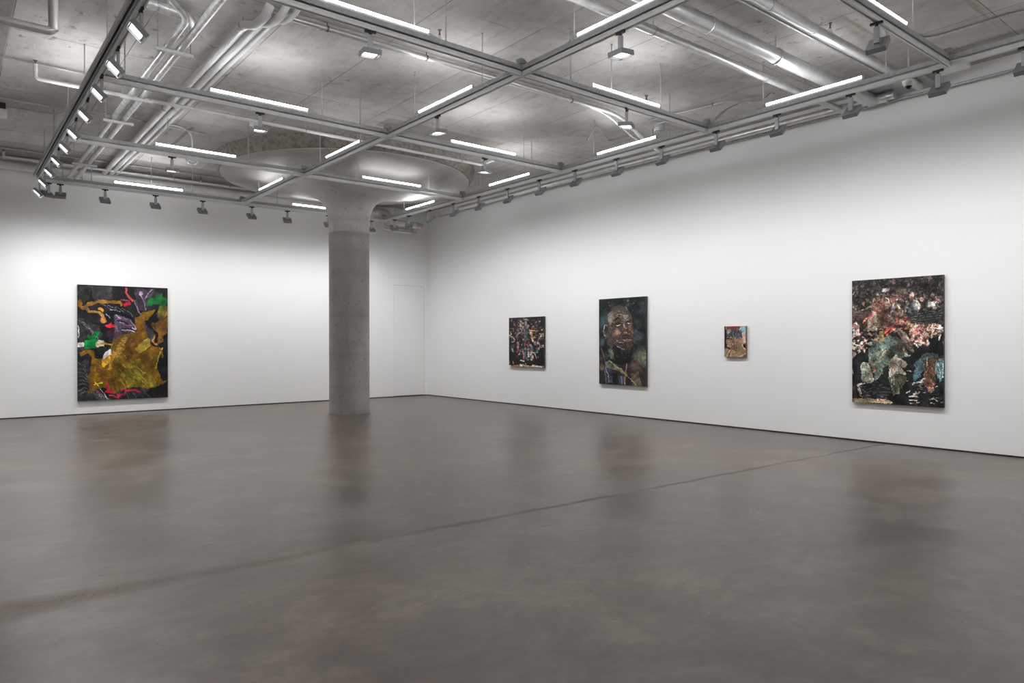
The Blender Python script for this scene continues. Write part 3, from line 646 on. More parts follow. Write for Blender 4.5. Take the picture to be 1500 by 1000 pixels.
pipe('silver_pipe', [(xp.x-.6, WY-.42, 4.98), (xp.x-.6, WY-.42, 4.6), (xp.x+.3, WY-.42, 4.58)], .03, M['silver'], 'second thin silver pipe bending in the far corner behind the loop', rad=.1)
a = at_z(140, 247, 5.08); yk = a.y
pipe('sprinkler_pipe', [(on_rail('y', yk, 5, 5.08).x, yk, CZ-.05), (on_rail('y', yk, 5, 5.08).x, yk, 5.08), (on_rail('y', yk, 540, 5.08).x, yk, 5.08)], .022, M['white_pipe'], 'thin white sprinkler pipe in front of the thick back wall pipe', rad=.05, joints=(.1, .33, .45, .6), clamps=(.2, .4, .55, .8))
pipe('steel_conduit', [(WL+.05, yk-.25, 5.19), (WX-1.3, yk-.25, 5.19)], .014, M['galv'], 'thin conduit on the ceiling in front of the back wall sprinkler pipe', 'conduit', joints=(.2, .5))
# long conduit pair under the third crossing rail area
a = at_z(215, 147, 5.15); 
pipe('steel_conduit', [(COLX[2]+.9, a.y, 5.15), (COLX[1]-1.2, a.y, 5.15)], .014, M['galv'], 'thin straight conduit running just behind the third crossing rail', 'conduit')

# sprinklers
def sprinkler(p, up, label):
    t = empty('fire_sprinkler', p, 0, label, 'sprinkler', 'brass sprinkler heads')
    bm = NB(); lathe(bm, [(.028, 0), (.028, .03), (.018, .06), (.014, .08)], 12); obj('fitting', bm, M['white_pipe'], t, smooth=True)
    bm = NB(); lathe(bm, [(.012, .08), (.016, .095), (.010, .10), (.008, .14), (.004, .142)], 10); obj('head', bm, M['brass'], t, smooth=True)
    bm = NB(); lathe(bm, [(.026, .1425), (.026, .147)], 10); obj('deflector', bm, M['brass'], t)
sprinkler(Vector((xa_, ys_, CZ-.15)), 1, 'brass sprinkler head at the elbow of the white pipe near the left edge')
sprinkler(on_rail('y', y3, 1216, 5.05), 1, 'brass sprinkler head on the rightmost silver pipe')
sprinkler(at_z(644, 62, 5.073), 1, 'brass sprinkler head above the long batten at top centre')
sprinkler(at_z(947, 155, 5.073), 1, 'small brass sprinkler head behind the batten near the right wall')
sprinkler(on_rail('y', yk, 294, 5.06), 1, 'small brass sprinkler head on the back wall sprinkler pipe')
sprinkler(on_rail('y', yk, 5, 5.06), 1, 'small brass sprinkler head at the far left end of the back pipe')

# hanging glass globe unit and its gooseneck conduit
pg = at_z(281, 248, 4.70)
pg = on_rail('y', ROWY[1]+1.0, 281.5, 4.72)
t = empty('ceiling_globe', (pg.x, pg.y, pg.z), 0, 'clear ribbed glass globe with white base hanging left of the capital', 'ceiling lamp')
bm = NB(); lathe(bm, [(.03, .10), (.075, .095), (.08, .07), (.075, .05), (.06, .048)], 24); obj('base', bm, M['white_plastic'], t, smooth=True)
bm = NB(); lathe(bm, [(.07, .045), (.092, .03), (.094, 0), (.075, -.05), (.04, -.078), (.01, -.085)], 24); obj('globe', bm, M['globe'], t, smooth=True)
g0 = at_z(240, 182, 5.19); g1 = at_z(268, 187, 5.19)
bm = NB(); tube(bm, [Vector(q)-pg for q in (g0, g1, Vector((pg.x, pg.y, 5.17)), Vector((pg.x, pg.y, pg.z+.1)))], .012, 10, .25); obj('gooseneck', bm, M['white_pipe'], t, smooth=True)
t.scale = (1.15, 1.15, 1)
# dome camera
pc = on_rail('x', COLX[0]+.45, 1331, 4.55); pz = at_x(1331, 127, pc.x); pc.z = pz.z + .06
t = empty('dome_camera', pc, 0, 'white dome security camera on a pole near the right wall', 'security camera')
bm = NB(); lathe(bm, [(.012, .07), (.012, CZ-pc.z)], 12); obj('pole', bm, M['galv'], t)
bm = NB(); lathe(bm, [(.02, .075), (.06, .07), (.064, .02), (.06, .018)], 24); obj('mount', bm, M['galv'], t, smooth=True)
bm = NB(); lathe(bm, [(.06, .017), (.078, .01), (.082, -.01), (.062, -.045), (.045, -.055)], 24); obj('housing', bm, M['white_plastic'], t, smooth=True)
bm = NB(); lathe(bm, [(.044, -.0555), (.035, -.075), (.015, -.088), (.004, -.09)], 20); obj('lens', bm, M['darkglass'], t, smooth=True)
t.scale = (.85, .85, 1)
# small ceiling speaker / detector under the third row
pd = at_z(373, 181, 5.17)
t = empty('ceiling_detector', (pd.x, pd.y, 5.13), 0, 'small white drum detector on the ceiling above the downlight left of the capital', 'detector')
bm = NB(); lathe(bm, [(.07, 0), (.085, .01), (.085, .06)], 24); obj('body', bm, M['white_plastic'], t, smooth=True)
bm = NB(); lathe(bm, [(.055, .0601), (.055, .091)], 24); obj('base', bm, M['galv'], t)
# grey enclosures by the right wall
def enclosure(u, v, x, sx_, sy, sz, label, m='greybox'):
    p = at_x(u, v, x); t = empty('junction_box', (p.x, p.y, p.z), 0, label, 'junction box')
    bm = NB(); box(bm, -sx_/2, sx_/2, -sy/2, sy/2, 0, sz); obj('case', bm, M[m], t)
    bm = NB(); box(bm, -sx_/2-.008, sx_/2+.008, -sy/2-.008, sy/2+.008, -.006, -.0005); obj('lid', bm, M[m], t)
enclosure(1322, 128, 10.52, .55, .75, .16, 'grey sheet metal box mounted high by the right wall, behind the dome camera')
enclosure(995, 207, 10.68, .22, 1.3, .14, 'long grey metal box above the right wall rail, right of the second batten')
enclosure(1392, 100, 10.25, .35, .35, .05, 'shallow pale tray high by the right wall, above the nearest wall spotlight', 'white_plastic')
t = empty('junction_box', at_z(784+180, 193, 5.08), 0, 'round grey junction box on the ceiling above the second right wall batten', 'junction box')
bm = NB(); lathe(bm, [(.10, 0), (.11, .02), (.11, .135)], 20); obj('case', bm, M['galv'], t, smooth=True)
bm = NB(); lathe(bm, [(.085, -.012), (.085, -.0005)], 20); obj('lid', bm, M['greybox'], t)
# white unit at the left edge
pu = at_z(-4, 170, 4.95)
t = empty('ceiling_unit', pu, 0, 'pale ceiling unit with a black slot, cut by the left edge of the photo', 'ceiling unit')
bm = NB(); box(bm, -.5, .12, -.1, .1, 0, .10); obj('case', bm, M['white_plastic'], t)
bm = NB(); box(bm, -.5, .10, -.08, .08, .1005, .20); obj('black_slot', bm, M['black'], t)

# ------------------------------------------------------------------ paintings (colour computed per vertex by brush-like code)
def vnoise(h, w, cell, rng):
    gy, gx = int(h/cell)+3, int(w/cell)+3
    g_ = rng.random((gy, gx)); y = np.arange(h)/cell; x = np.arange(w)/cell
    yi, xi = y.astype(int), x.astype(int); fy, fx = (y-yi)[:, None], (x-xi)[None, :]
    fy = fy*fy*(3-2*fy); fx = fx*fx*(3-2*fx)
    a = g_[yi][:, xi]; b_ = g_[yi][:, xi+1]; c_ = g_[yi+1][:, xi]; d_ = g_[yi+1][:, xi+1]
    return (a*(1-fx)+b_*fx)*(1-fy) + (c_*(1-fx)+d_*fx)*fy
def fbm(h, w, cell, rng, n=4):
    o_ = np.zeros((h, w)); amp = 1; s = 0
    for i in range(n):
        o_ += vnoise(h, w, max(cell/2**i, 1.01), rng)*amp; s += amp; amp *= .55
    return o_/s
class Paint:
    def __init__(s, w, h, quad, bg, seed):
        w, h = w*2, h*2; s.w, s.h, s.q = w, h, quad; s.rng = np.random.default_rng(seed)
        s.a = np.ones((h, w, 3))*np.array(bg)/255.
        s.yy, s.xx = np.mgrid[0:h, 0:w].astype(float)
        s.wx = (fbm(h, w, w/12, s.rng)-.5); s.wy = (fbm(h, w, w/12, s.rng)-.5)
        s.grain = fbm(h, w, 8, s.rng, 3)-.5
    def m(s, p):
        (x0, y0), (x1, y1), (x2, y2), (x3, y3) = s.q   # TL TR BR BL
        t = (p[0]-x0)/(x1-x0); yt = y0+(y1-y0)*t; yb_ = y3+(y2-y3)*t
        return t*s.w, (p[1]-yt)/(yb_-yt)*s.h
    def k(s): return s.w/(s.q[1][0]-s.q[0][0])
    def put(s, mask, col, var=.12, grain=.35, col2=None, cell=14):
        c = np.array(col)/255.; n = fbm(s.h, s.w, cell*2, s.rng, 4)
        base = np.ones_like(s.a)*c
        if col2 is not None:
            f = np.clip((n-.35)/.3, 0, 1)[..., None]; base = base*(1-f)+np.array(col2)/255.*f
        base = base*(1+(n-.5)[..., None]*var*4)*(1+s.grain[..., None]*grain)
        s.a = s.a*(1-mask[..., None])+np.clip(base, 0, 1)*mask[..., None]
    def poly(s, pts, col, warp=8, soft=1.0, op=1., **kw):
        P_ = [s.m(p) for p in pts]; k_ = s.k()*warp*4
        X = s.xx+s.wx*k_; Y = s.yy+s.wy*k_
        ins = np.zeros((s.h, s.w), bool); n = len(P_)
        for i in range(n):
            (xa, ya), (xb, yb_) = P_[i], P_[(i+1) % n]
            if ya == yb_: continue
            c_ = ((ya > Y) != (yb_ > Y)) & (X < (xb-xa)*(Y-ya)/(yb_-ya)+xa); ins ^= c_
        m_ = ins.astype(float)*op
        s.put(m_, col, **kw)
    def stroke(s, pts, width, col, warp=4, op=1., dry=0., taper=False, **kw):
        P_ = [s.m(p) for p in pts]; k_ = s.k()*warp*4; w_ = width*s.k()/2
        X = s.xx+s.wx*k_; Y = s.yy+s.wy*k_; D = np.full((s.h, s.w), 1e9)
        for (xa, ya), (xb, yb_) in zip(P_, P_[1:]):
            dx, dy = xb-xa, yb_-ya; L2 = dx*dx+dy*dy+1e-9
            t = np.clip(((X-xa)*dx+(Y-ya)*dy)/L2, 0, 1); D = np.minimum(D, np.hypot(X-xa-t*dx, Y-ya-t*dy))
        m_ = np.clip((w_-D)/max(.6, w_*.25)+.5, 0, 1)*op
        if dry: m_ = m_*(s.grain > dry-.5)
        s.put(m_, col, **kw)
    def ell(s, c_, rx, ry, col, op=1., soft=.25, warp=3, rot=0, **kw):
        x, y = s.m(c_); k_ = s.k()*warp*4; kk = s.k(); ky = s.h/((s.q[3][1]-s.q[0][1]+s.q[2][1]-s.q[1][1])/2)
        X = (s.xx+s.wx*k_-x); Y = (s.yy+s.wy*k_-y)
        cr, sr = math.cos(rot), math.sin(rot); X, Y = X*cr+Y*sr, -X*sr+Y*cr
        d = np.sqrt((X/(rx*kk))**2+(Y/(ry*ky))**2)
        s.put(np.clip((1-d)/soft+.0, 0, 1)*op, col, **kw)
    def daubs(s, region, n, cols, size, op=.9, ar=1.6, rot=None):
        x0, y0, x1, y1 = region; r = s.rng
        for i in range(n):
            px, py = s.m((r.uniform(x0, x1), r.uniform(y0, y1))); c_ = np.array(cols[r.integers(len(cols))])/255.*r.uniform(.75, 1.2)
            sz = size*s.k()*r.uniform(.5, 1.4); a_ = r.uniform(0, PI) if rot is None else rot+r.normal()*.3
            R0 = int(sz*ar)+2; xi, yi = int(px), int(py)
            xa, xb, ya, yb_ = max(0, xi-R0), min(s.w, xi+R0), max(0, yi-R0), min(s.h, yi+R0)
            if xb <= xa or yb_ <= ya: continue
            X = s.xx[ya:yb_, xa:xb]-px; Y = s.yy[ya:yb_, xa:xb]-py
            u_ = X*math.cos(a_)+Y*math.sin(a_); v_ = -X*math.sin(a_)+Y*math.cos(a_)
            m_ = (np.clip((1-np.sqrt((u_/(sz*ar))**2+(v_/sz)**2))*2.5, 0, 1)*op)[..., None]
            s.a[ya:yb_, xa:xb] = s.a[ya:yb_, xa:xb]*(1-m_)+np.clip(c_, 0, 1)*m_
    def finish(s, sat=.85, amp=.7, ridge=.3, rc=9, mod=0):
        # brush pull: small displacement, swirling ridges of paint, slight greying; then averaged down
        for cell, a_ in ((14, amp*2), (5, amp)):
            dx = (fbm(s.h, s.w, cell, s.rng, 2)-.5)*5*a_; dy = (fbm(s.h, s.w, cell, s.rng, 2)-.5)*5*a_
            X = np.clip((s.xx+dx).round().astype(int), 0, s.w-1); Y = np.clip((s.yy+dy).round().astype(int), 0, s.h-1); s.a = s.a[Y, X]
        n1 = fbm(s.h, s.w, rc*2, s.rng, 3); n2 = fbm(s.h, s.w, rc, s.rng, 3)
        r1 = 1-np.clip(np.abs(n1-.5)*16, 0, 1); r2 = 1-np.clip(np.abs(n2-.5)*12, 0, 1)
        l_ = s.a.mean(2, keepdims=True)
        s.a = s.a*(1-r1[..., None]*ridge*1.5)+r2[..., None]*ridge*.45*(s.a+.05)+r2[..., None]*ridge*.10*l_
        g_ = s.rng.random((s.h, s.w, 3))-.5; s.a = s.a*(1+g_*.12)*(1+(fbm(s.h, s.w, 34, s.rng, 4)[..., None]-.5)*mod*4)
        l_ = s.a.mean(2, keepdims=True); s.a = np.clip(l_+(s.a-l_)*sat, 0, 1)
        s.a = s.a.reshape(s.h//2, 2, s.w//2, 2, 3).mean((1, 3)); s.h //= 2; s.w //= 2
        b_ = s.a.copy(); b_[1:-1, 1:-1] = (s.a[:-2, 1:-1]+s.a[2:, 1:-1]+s.a[1:-1, :-2]+s.a[1:-1, 2:])/4
        s.a = np.clip(s.a+(s.a-b_)*.5, 0, 1)

def sets(plane, quad_px, P_, label, side, gain=1.15):
    # quad_px TL TR BR BL in the photograph
    f_ = (lambda u, v: at_x(u, v, WX-.055)) if plane == 'r' else (lambda u, v: at_y(u, v, WY-.055))
    q = [f_(*p) for p in quad_px]
    z1 = (q[0].z+q[1].z)/2; z0 = (q[2].z+q[3].z)/2
    if plane == 'r': e0 = (q[0].y+q[3].y)/2; e1 = (q[1].y+q[2].y)/2; ctr = Vector((WX, (e0+e1)/2, z0)); wd = e0-e1
    else: e0 = (q[0].x+q[3].x)/2; e1 = (q[1].x+q[2].x)/2; ctr = Vector(((e0+e1)/2, WY, z0)); wd = e1-e0
    # local frame: +X along the picture to the right, -Y out of the wall
    t = empty('painting', ctr, -PI/2 if plane == 'r' else 0, label, 'painting')
    H = z1-z0; h, w = P_.h, P_.w
    me = bpy.data.meshes.new('painted_canvas')
    xs = np.linspace(-wd/2, wd/2, w+1); zz = np.linspace(H, 0, h+1)
    V = np.zeros(((h+1)*(w+1), 3)); Xg, Zg = np.meshgrid(xs, zz); V[:, 0] = Xg.ravel(); V[:, 2] = Zg.ravel()
    relief = np.zeros((h+1, w+1)); lum = P_.a.mean(2); relief[:h, :w] = lum*.0012
    V[:, 1] = -.0555-relief.ravel()
    i = np.arange(h)[:, None]*(w+1)+np.arange(w)[None, :]
    Fq = np.stack([i, i+w+1, i+w+2, i+1], -1).reshape(-1, 4)
    me.from_pydata(V.tolist(), [], Fq.tolist())
    ca = me.color_attributes.new('paint', 'FLOAT_COLOR', 'CORNER')
    s_ = np.clip(P_.a, 0, 1); ln = np.where(s_ <= .04045, s_/12.92, ((s_+.055)/1.055)**2.4)*gain
    colr = np.ones((h*w, 4, 4)); colr[:, :, :3] = ln.reshape(-1, 1, 3)
    ca.data.foreach_set('color', colr.reshape(-1).astype(np.float32))
    o_ = bpy.data.objects.new('painted_canvas', me); C.objects.link(o_); o_.parent = t
    me.materials.append(M['canvas'])
    bm = NB(); box(bm, -wd/2+.0005, wd/2-.0005, -.055, -.012, .0005, H-.0005); obj('stretcher', bm, side, t)
    bm = NB(); box(bm, -wd/2+.06, wd/2-.06, -.0118, -.0, H*.7, H*.7+.03); obj('hanging_batten', bm, M['inner'], t)
    return t
m, nt, b = new_mat('oil_paint'); an = N(nt, 'ShaderNodeAttribute'); an.attribute_name = 'paint'
nz = N(nt, 'ShaderNodeTexNoise'); nz.inputs['Scale'].default_value = 60; bp = N(nt, 'ShaderNodeBump'); bp.inputs['Strength'].default_value = .15; bp.inputs['Distance'].default_value = .003
nt.links.new(nz.outputs['Fac'], bp.inputs['Height']); nt.links.new(bp.outputs[0], b.inputs['Normal'])
nt.links.new(an.outputs['Color'], b.inputs['Base Color']); b.inputs['Roughness'].default_value = .5; b.inputs['Specular IOR Level'].default_value = .25
M['canvas'] = m
M['edge_dark'] = simple('dark_canvas_edge', (.05, .045, .04), .7, 0, .2, 30)
M['edge_brown'] = simple('brown_canvas_edge', (.20, .09, .045), .7, 0, .2, 30)
M['edge_pale'] = simple('paint_flecked_canvas_edge', (.16, .15, .13), .7, 0, .3, 40)
#PAINTINGS
# --- abstract ochre painting on the back wall (zoom coordinates: (u-90)*5, (v-400)*5)
Q1 = [(118, 83), (780, 108), (779, 905), (118, 938)]
A = Paint(190, 244, Q1, (22, 21, 24), 11); R = A.rng
A.put(np.clip(fbm(A.h, A.w, 30, R)*2.4-1.0, 0, 1)*.6, (58, 56, 62))
for pts, c in (([(130,90),(210,90),(200,180),(150,230),(120,190)], (62,60,56)), ([(215,100),(355,95),(365,185),(250,215),(215,170)], (78,74,80)), ([(520,110),(690,115),(640,190),(620,275),(545,270)], (92,84,98)),
               ([(120,330),(190,340),(260,380),(300,450),(250,520),(200,560),(120,560)], (70,70,72)), ([(120,650),(190,625),(205,700),(220,800),(330,930),(120,935)], (74,78,84)),
               ([(345,815),(640,825),(600,905),(380,925)], (60,62,66)), ([(600,370),(665,420),(655,500),(600,470)], (96,88,104)), ([(670,110),(778,115),(778,260),(700,250)], (44,42,46)), ([(330,420),(400,430),(380,520),(330,500)], (62,48,66))):
    A.poly(pts, c, warp=7, var=.3, op=.9, col2=tuple(int(x*.45) for x in c), cell=9)
for i in range(15):
    o1 = i*11; A.stroke([(122+o1*.5, 345+o1*.4), (190+o1*.5, 375+o1*.7), (215+o1*.25, 440+o1*.5), (180, 545)], 2.2, (150,150,150) if i % 3 else (16,16,18), warp=5, op=.65)
for i in range(16):
    A.stroke([(122, 640+i*17), (160, 655+i*14), (190+i*3, 745+i*9), (215+i*7, 850+i*4), (240+i*7, 925)], 2.4, (165,170,172) if i % 2 else (22,22,26), warp=4, op=.7)
for i in range(10): A.stroke([(360+i*24, 825), (385+i*25, 875), (400+i*28, 915)], 3, (120,122,126) if i % 2 else (20,20,22), warp=4, op=.6)
for i in range(9): A.stroke([(255+i*26, 215+i*6), (300+i*28, 240+i*7), (340+i*24, 262+i*8)], 4, (130,130,136) if i % 2 else (14,14,16), warp=6, op=.75)
for pts in ([(525,200),(545,270),(580,300)], [(560,140),(590,190),(610,260)], [(650,120),(600,180)]): A.stroke(pts, 8, (150,140,160), warp=5, op=.8)
A.ell((573,146), 18, 16, (175,135,180)); A.ell((700,160), 40, 30, (60,56,62), op=.8)
# masked face in purple greys, turned down to the left
A.poly([(375,300),(430,315),(500,335),(540,395),(530,430),(440,432),(405,480),(365,500),(380,430)], (116,96,118), warp=5, var=.3, col2=(60,48,66), cell=7)
A.poly([(318,290),(345,265),(420,270),(520,330),(505,345),(400,300),(350,310),(335,330)], (18,16,20), warp=4)
for pts, w_, c in (([(400,345),(440,352),(478,372)], 9, (24,18,24)), ([(412,358),(452,372)], 5, (185,165,180)), ([(445,375),(470,385),(498,382)], 6, (150,95,110)), ([(428,408),(470,400),(525,418)], 8, (26,20,26)), ([(432,418),(480,412),(528,428)], 5, (190,185,195)),
                   ([(500,350),(530,385),(538,410)], 7, (170,150,178)), ([(390,310),(420,330)], 9, (165,140,168)), ([(510,400),(530,412)], 6, (215,205,215)), ([(395,385),(400,430)], 6, (150,110,140)), ([(322,300),(345,325)], 6, (170,170,175)), ([(350,270),(420,275)], 4, (160,160,165))):
    A.stroke(pts, w_, c, warp=3)
A.poly([(330,430),(420,430),(410,470),(330,460)], (86,30,44), warp=6, op=.45)
# ochre cloth
A.poly([(355,512),(440,440),(545,428),(528,330),(590,285),(682,262),(645,322),(598,352),(612,420),(628,470),(655,520),(738,548),(735,600),(690,640),(700,720),(735,790),(770,778),(768,792),(700,822),(620,850),(540,832),(460,838),(405,850),(378,882),(335,832),(250,852),(212,870),(165,902),(198,842),(188,762),(215,672),(205,610),(190,590),(142,602),(136,580),(180,556),(226,565),(232,622),(300,626),(350,560)], (128,100,18), warp=7, var=.28, col2=(98,66,14), cell=26, grain=.5)
A.poly([(450,470),(560,440),(640,500),(640,660),(560,690),(460,640)], (104,62,14), warp=12, op=.55, var=.3)
A.poly([(540,330),(600,300),(600,420),(560,470),(535,420)], (134,84,20), warp=8, op=.6)
A.poly([(520,545),(630,470),(650,520),(600,570),(560,590)], (168,150,52), warp=8, op=.75, var=.3)
A.poly([(440,720),(480,650),(560,625),(600,690),(690,790),(690,825),(560,835),(470,830)], (138,132,34), warp=9, op=.6, var=.35)
for i in range(26):
    x = 380+R.uniform(0, 260); y = 660+R.uniform(0, 130); A.stroke([(x, y), (x+R.uniform(25,70), y+R.uniform(15,70))], R.uniform(3,7), ((176,168,62), (86,74,12), (150,140,40))[i % 3], warp=4, op=.7)
for i in range(14):
    x = 210+R.uniform(0, 160); y = 640+R.uniform(0, 190); A.stroke([(x, y), (x+R.uniform(-20,30), y+R.uniform(15,60))], 5, ((160,120,30), (88,62,12))[i % 2], warp=5, op=.6)
A.stroke([(735,545),(715,590),(700,640),(685,690)], 7, (196,176,40), warp=3)
A.stroke([(725,560),(742,600),(735,612)], 9, (130,100,40), warp=3)
for pts, w_ in (([(455,465),(415,530),(385,585)], 26), ([(370,580),(355,640),(345,695)], 20), ([(400,560),(440,555)], 16), ([(380,590),(425,582)], 14), ([(372,612),(410,606)], 12), ([(305,510),(355,525)], 12), ([(440,520),(452,480)], 30)):
    A.stroke(pts, w_, (184,138,52), warp=5, var=.3, col2=(140,96,26), cell=6)
for pts in ([(430,480),(470,470)], [(425,495),(468,485)], [(415,515),(460,505)], [(380,560),(430,545)], [(368,600),(420,592)], [(440,590),(460,615)]): A.stroke(pts, 3.5, (216,186,96), warp=3)
A.poly([(288,635),(300,600),(345,548),(356,575),(350,600),(305,632)], (206,194,200), warp=3, var=.1)
A.poly([(285,632),(345,600),(348,640),(300,690),(282,680)], (214,148,40), warp=5, var=.2)
A.stroke([(340,640),(345,690),(338,700)], 14, (198,156,44), warp=3)
# orange loops upper left
A.stroke([(160,252),(200,222),(260,205),(330,210),(385,202),(420,212),(430,226)], 24, (176,124,36), warp=6, var=.25, col2=(128,84,22), cell=8)
A.stroke([(150,250),(185,262),(200,280),(260,285),(285,300),(300,325),(295,350)], 22, (182,136,66), warp=8, var=.25, col2=(140,92,34), cell=8)
A.stroke([(268,255),(290,268)], 18, (206,140,36), warp=4); A.ell((296,340), 26, 26, (168,110,52)); A.ell((133,222), 18, 34, (132,82,18))
# greens and rust, upper right
A.poly([(614,190),(640,180),(676,180),(690,145),(735,145),(740,175),(778,190),(775,215),(745,262),(705,225),(680,230),(650,240),(620,225)], (26,112,44), warp=9, var=.25, col2=(16,82,34), cell=9)
A.poly([(705,235),(750,240),(778,240),(778,300),(750,320),(740,340),(700,330),(700,280),(690,300)], (96,112,36), warp=9, var=.3, col2=(120,96,30), cell=9)
A.poly([(640,375),(660,360),(690,365),(710,325),(750,335),(778,315),(778,440),(740,455),(745,490),(715,520),(690,515),(700,440),(675,420)], (142,98,34), warp=10, var=.3, col2=(96,60,22), cell=9)
A.stroke([(670,450),(660,490),(700,520)], 12, (160,120,60), warp=6)
# greens and whites left
A.poly([(118,505),(160,505),(160,540),(118,542)], (206,206,200), warp=3); A.poly([(240,492),(303,488),(300,535),(245,540)], (214,212,196), warp=4); A.stroke([(245,520),(300,515)], 12, (206,186,66), warp=3)
A.poly([(158,495),(200,490),(182,455),(195,440),(215,470),(232,428),(276,420),(270,445),(240,480),(262,490),(240,520),(248,545),(170,550)], (6,126,56), warp=4, var=.2)
A.poly([(118,380),(130,400),(126,470),(118,480)], (196,192,180), warp=3)
# reds
A.stroke([(458,112),(460,140),(480,175),(510,195)], 17, (172,62,58), warp=4); A.stroke([(425,190),(480,200)], 8, (150,80,80), warp=4); A.poly([(440,220),(465,208),(495,212),(490,232),(455,242)], (170,20,48), warp=4)
A.poly([(302,385),(325,372),(352,362),(352,380),(385,376),(382,390),(350,402),(318,398)], (204,34,52), warp=4)
A.poly([(305,872),(322,850),(312,785),(322,780),(335,835),(350,850),(380,862),(370,880)], (178,28,56), warp=4)
A.stroke([(255,874),(268,872)], 10, (178,28,56)); A.stroke([(345,893),(405,908),(412,895),(398,880)], 11, (178,28,56), warp=4); A.stroke([(405,885),(448,888),(460,850),(448,842),(420,858)], 9, (178,28,56), warp=4); A.stroke([(460,858),(530,852),(555,868)], 14, (182,30,58), warp=4)
A.stroke([(232,815),(285,800)], 7, (214,206,50)); A.stroke([(240,795),(262,830)], 7, (214,206,50)); A.stroke([(275,845),(330,925)], 4, (200,196,186), warp=2)
A.finish(.9, .6, .13, 9, .25)
sets('b', [(113.5,416.7),(245.8,421.7),(245.8,581),(113.5,588)], A, 'painting with ochre cloth, green and red marks on the back wall, beside the column', M['edge_pale'])

# --- small crowd painting (zoom coordinates: (u-730)*10, (v-450)*10)
Q2 = [(157, 157), (666, 133), (668, 868), (158, 845)]
A = Paint(104, 152, Q2, (24, 26, 28), 12); R = A.rng
skin = [(196,142,112), (150,100,78), (120,84,66), (214,170,140), (100,74,60)]
A.daubs((160,160,665,460), 150, [(70,56,56), (92,64,62), (40,42,48), (34,44,50), (120,86,74), (56,46,60)], 16, .8, rot=PI/2)
A.daubs((160,180,340,450), 26, skin, 9); A.daubs((480,180,665,450), 34, skin, 9)
A.ell((247,258), 11, 14, (226,100,130)); A.ell((502,298), 12, 14, (206,40,40))
A.poly([(160,540),(250,520),(270,640),(250,830),(160,830)], (26,26,28)); A.poly([(170,540),(240,530),(245,640),(170,650)], (58,66,66), warp=5, var=.3)
A.poly([(520,620),(640,600),(660,820),(540,840)], (16,16,18))
for pts, w_, c in (([(330,200),(370,230),(440,270)], 34, (120,110,100)), ([(380,170),(430,180)], 40, (110,108,104)), ([(400,210),(410,260),(450,270)], 22, (190,165,138)), ([(325,235),(350,300),(345,360),(300,380)], 26, (190,140,116)),
        ([(300,310),(290,380),(280,430)], 22, (128,104,86)), ([(350,300),(430,290)], 44, (118,112,112)), ([(400,330),(420,400),(400,460)], 52, (98,92,94)), ([(350,370),(360,460),(370,540)], 30, (34,40,48)), ([(470,330),(500,430),(520,500)], 24, (196,146,116)), ([(470,340),(540,345),(590,340)], 20, (184,130,98)),
        ([(460,470),(440,540),(455,640)], 34, (130,50,66)), ([(400,490),(395,560)], 22, (150,50,54)), ([(360,600),(375,680),(385,740)], 22, (186,130,106)), ([(395,590),(400,700),(440,750)], 26, (68,120,124)), ([(435,600),(445,700)], 18, (206,206,206)), ([(480,540),(500,600),(470,660)], 34, (96,130,146)),
        ([(560,590),(575,640),(530,650)], 26, (80,130,160)), ([(480,660),(500,740)], 42, (170,146,110)), ([(545,650),(555,730)], 16, (190,120,90)), ([(280,500),(300,560),(290,600)], 26, (156,110,92)), ([(280,540),(300,545)], 22, (170,34,44)), ([(290,630),(320,640)], 46, (150,40,44)), ([(330,610),(345,640),(300,680)], 12, (120,150,176)),
        ([(200,500),(235,490),(230,450),(200,420)], 18, (200,148,120)), ([(182,385),(192,392)], 18, (210,214,220)), ([(165,400),(190,430)], 12, (190,140,110)), ([(205,590),(215,630)], 18, (210,206,200)), ([(530,500),(560,530)], 36, (196,130,108)), ([(510,420),(545,440)], 26, (140,110,70)),
        ([(600,450),(640,400)], 20, (196,150,122)), ([(640,385),(655,392)], 18, (216,216,220)), ([(610,560),(650,560)], 40, (160,136,110)), ([(580,470),(600,540),(590,600)], 18, (170,120,100)), ([(630,520),(632,560)], 10, (50,80,170)), ([(490,650),(530,652)], 12, (220,176,150)), ([(180,650),(180,810)], 50, (18,18,20)),
        ([(162,835),(660,850)], 28, (168,124,84)), ([(325,820),(345,840)], 18, (226,216,210)), ([(360,820),(380,838)], 14, (220,206,200)), ([(400,800),(410,850)], 26, (170,130,100)), ([(520,835),(575,842)], 30, (222,214,206)), ([(600,842),(630,848)], 18, (226,220,214)), ([(330,765),(380,768)], 18, (170,196,200)), ([(215,770),(220,800)], 14, (190,110,50)), ([(166,770),(170,800)], 12, (190,110,50))):
    A.stroke(pts, w_, c, warp=6, var=.4, grain=.6, cell=6)
A.daubs((340,170,460,470), 60, [(60,58,60), (140,132,130), (30,32,36), (160,140,120)], 9, .7); A.daubs((270,460,600,780), 90, [(24,28,32), (60,80,88), (150,104,86), (180,180,180), (100,50,56)], 8, .7, rot=PI/2)
A.finish(.68, .7, .35, 7)
sets('r', [(745.6,465.5),(796.8,463.2),(796.8,541),(745.6,534.6)], A, 'square crowd painting with dark figures, farthest from the camera on the right wall', M['edge_dark'])

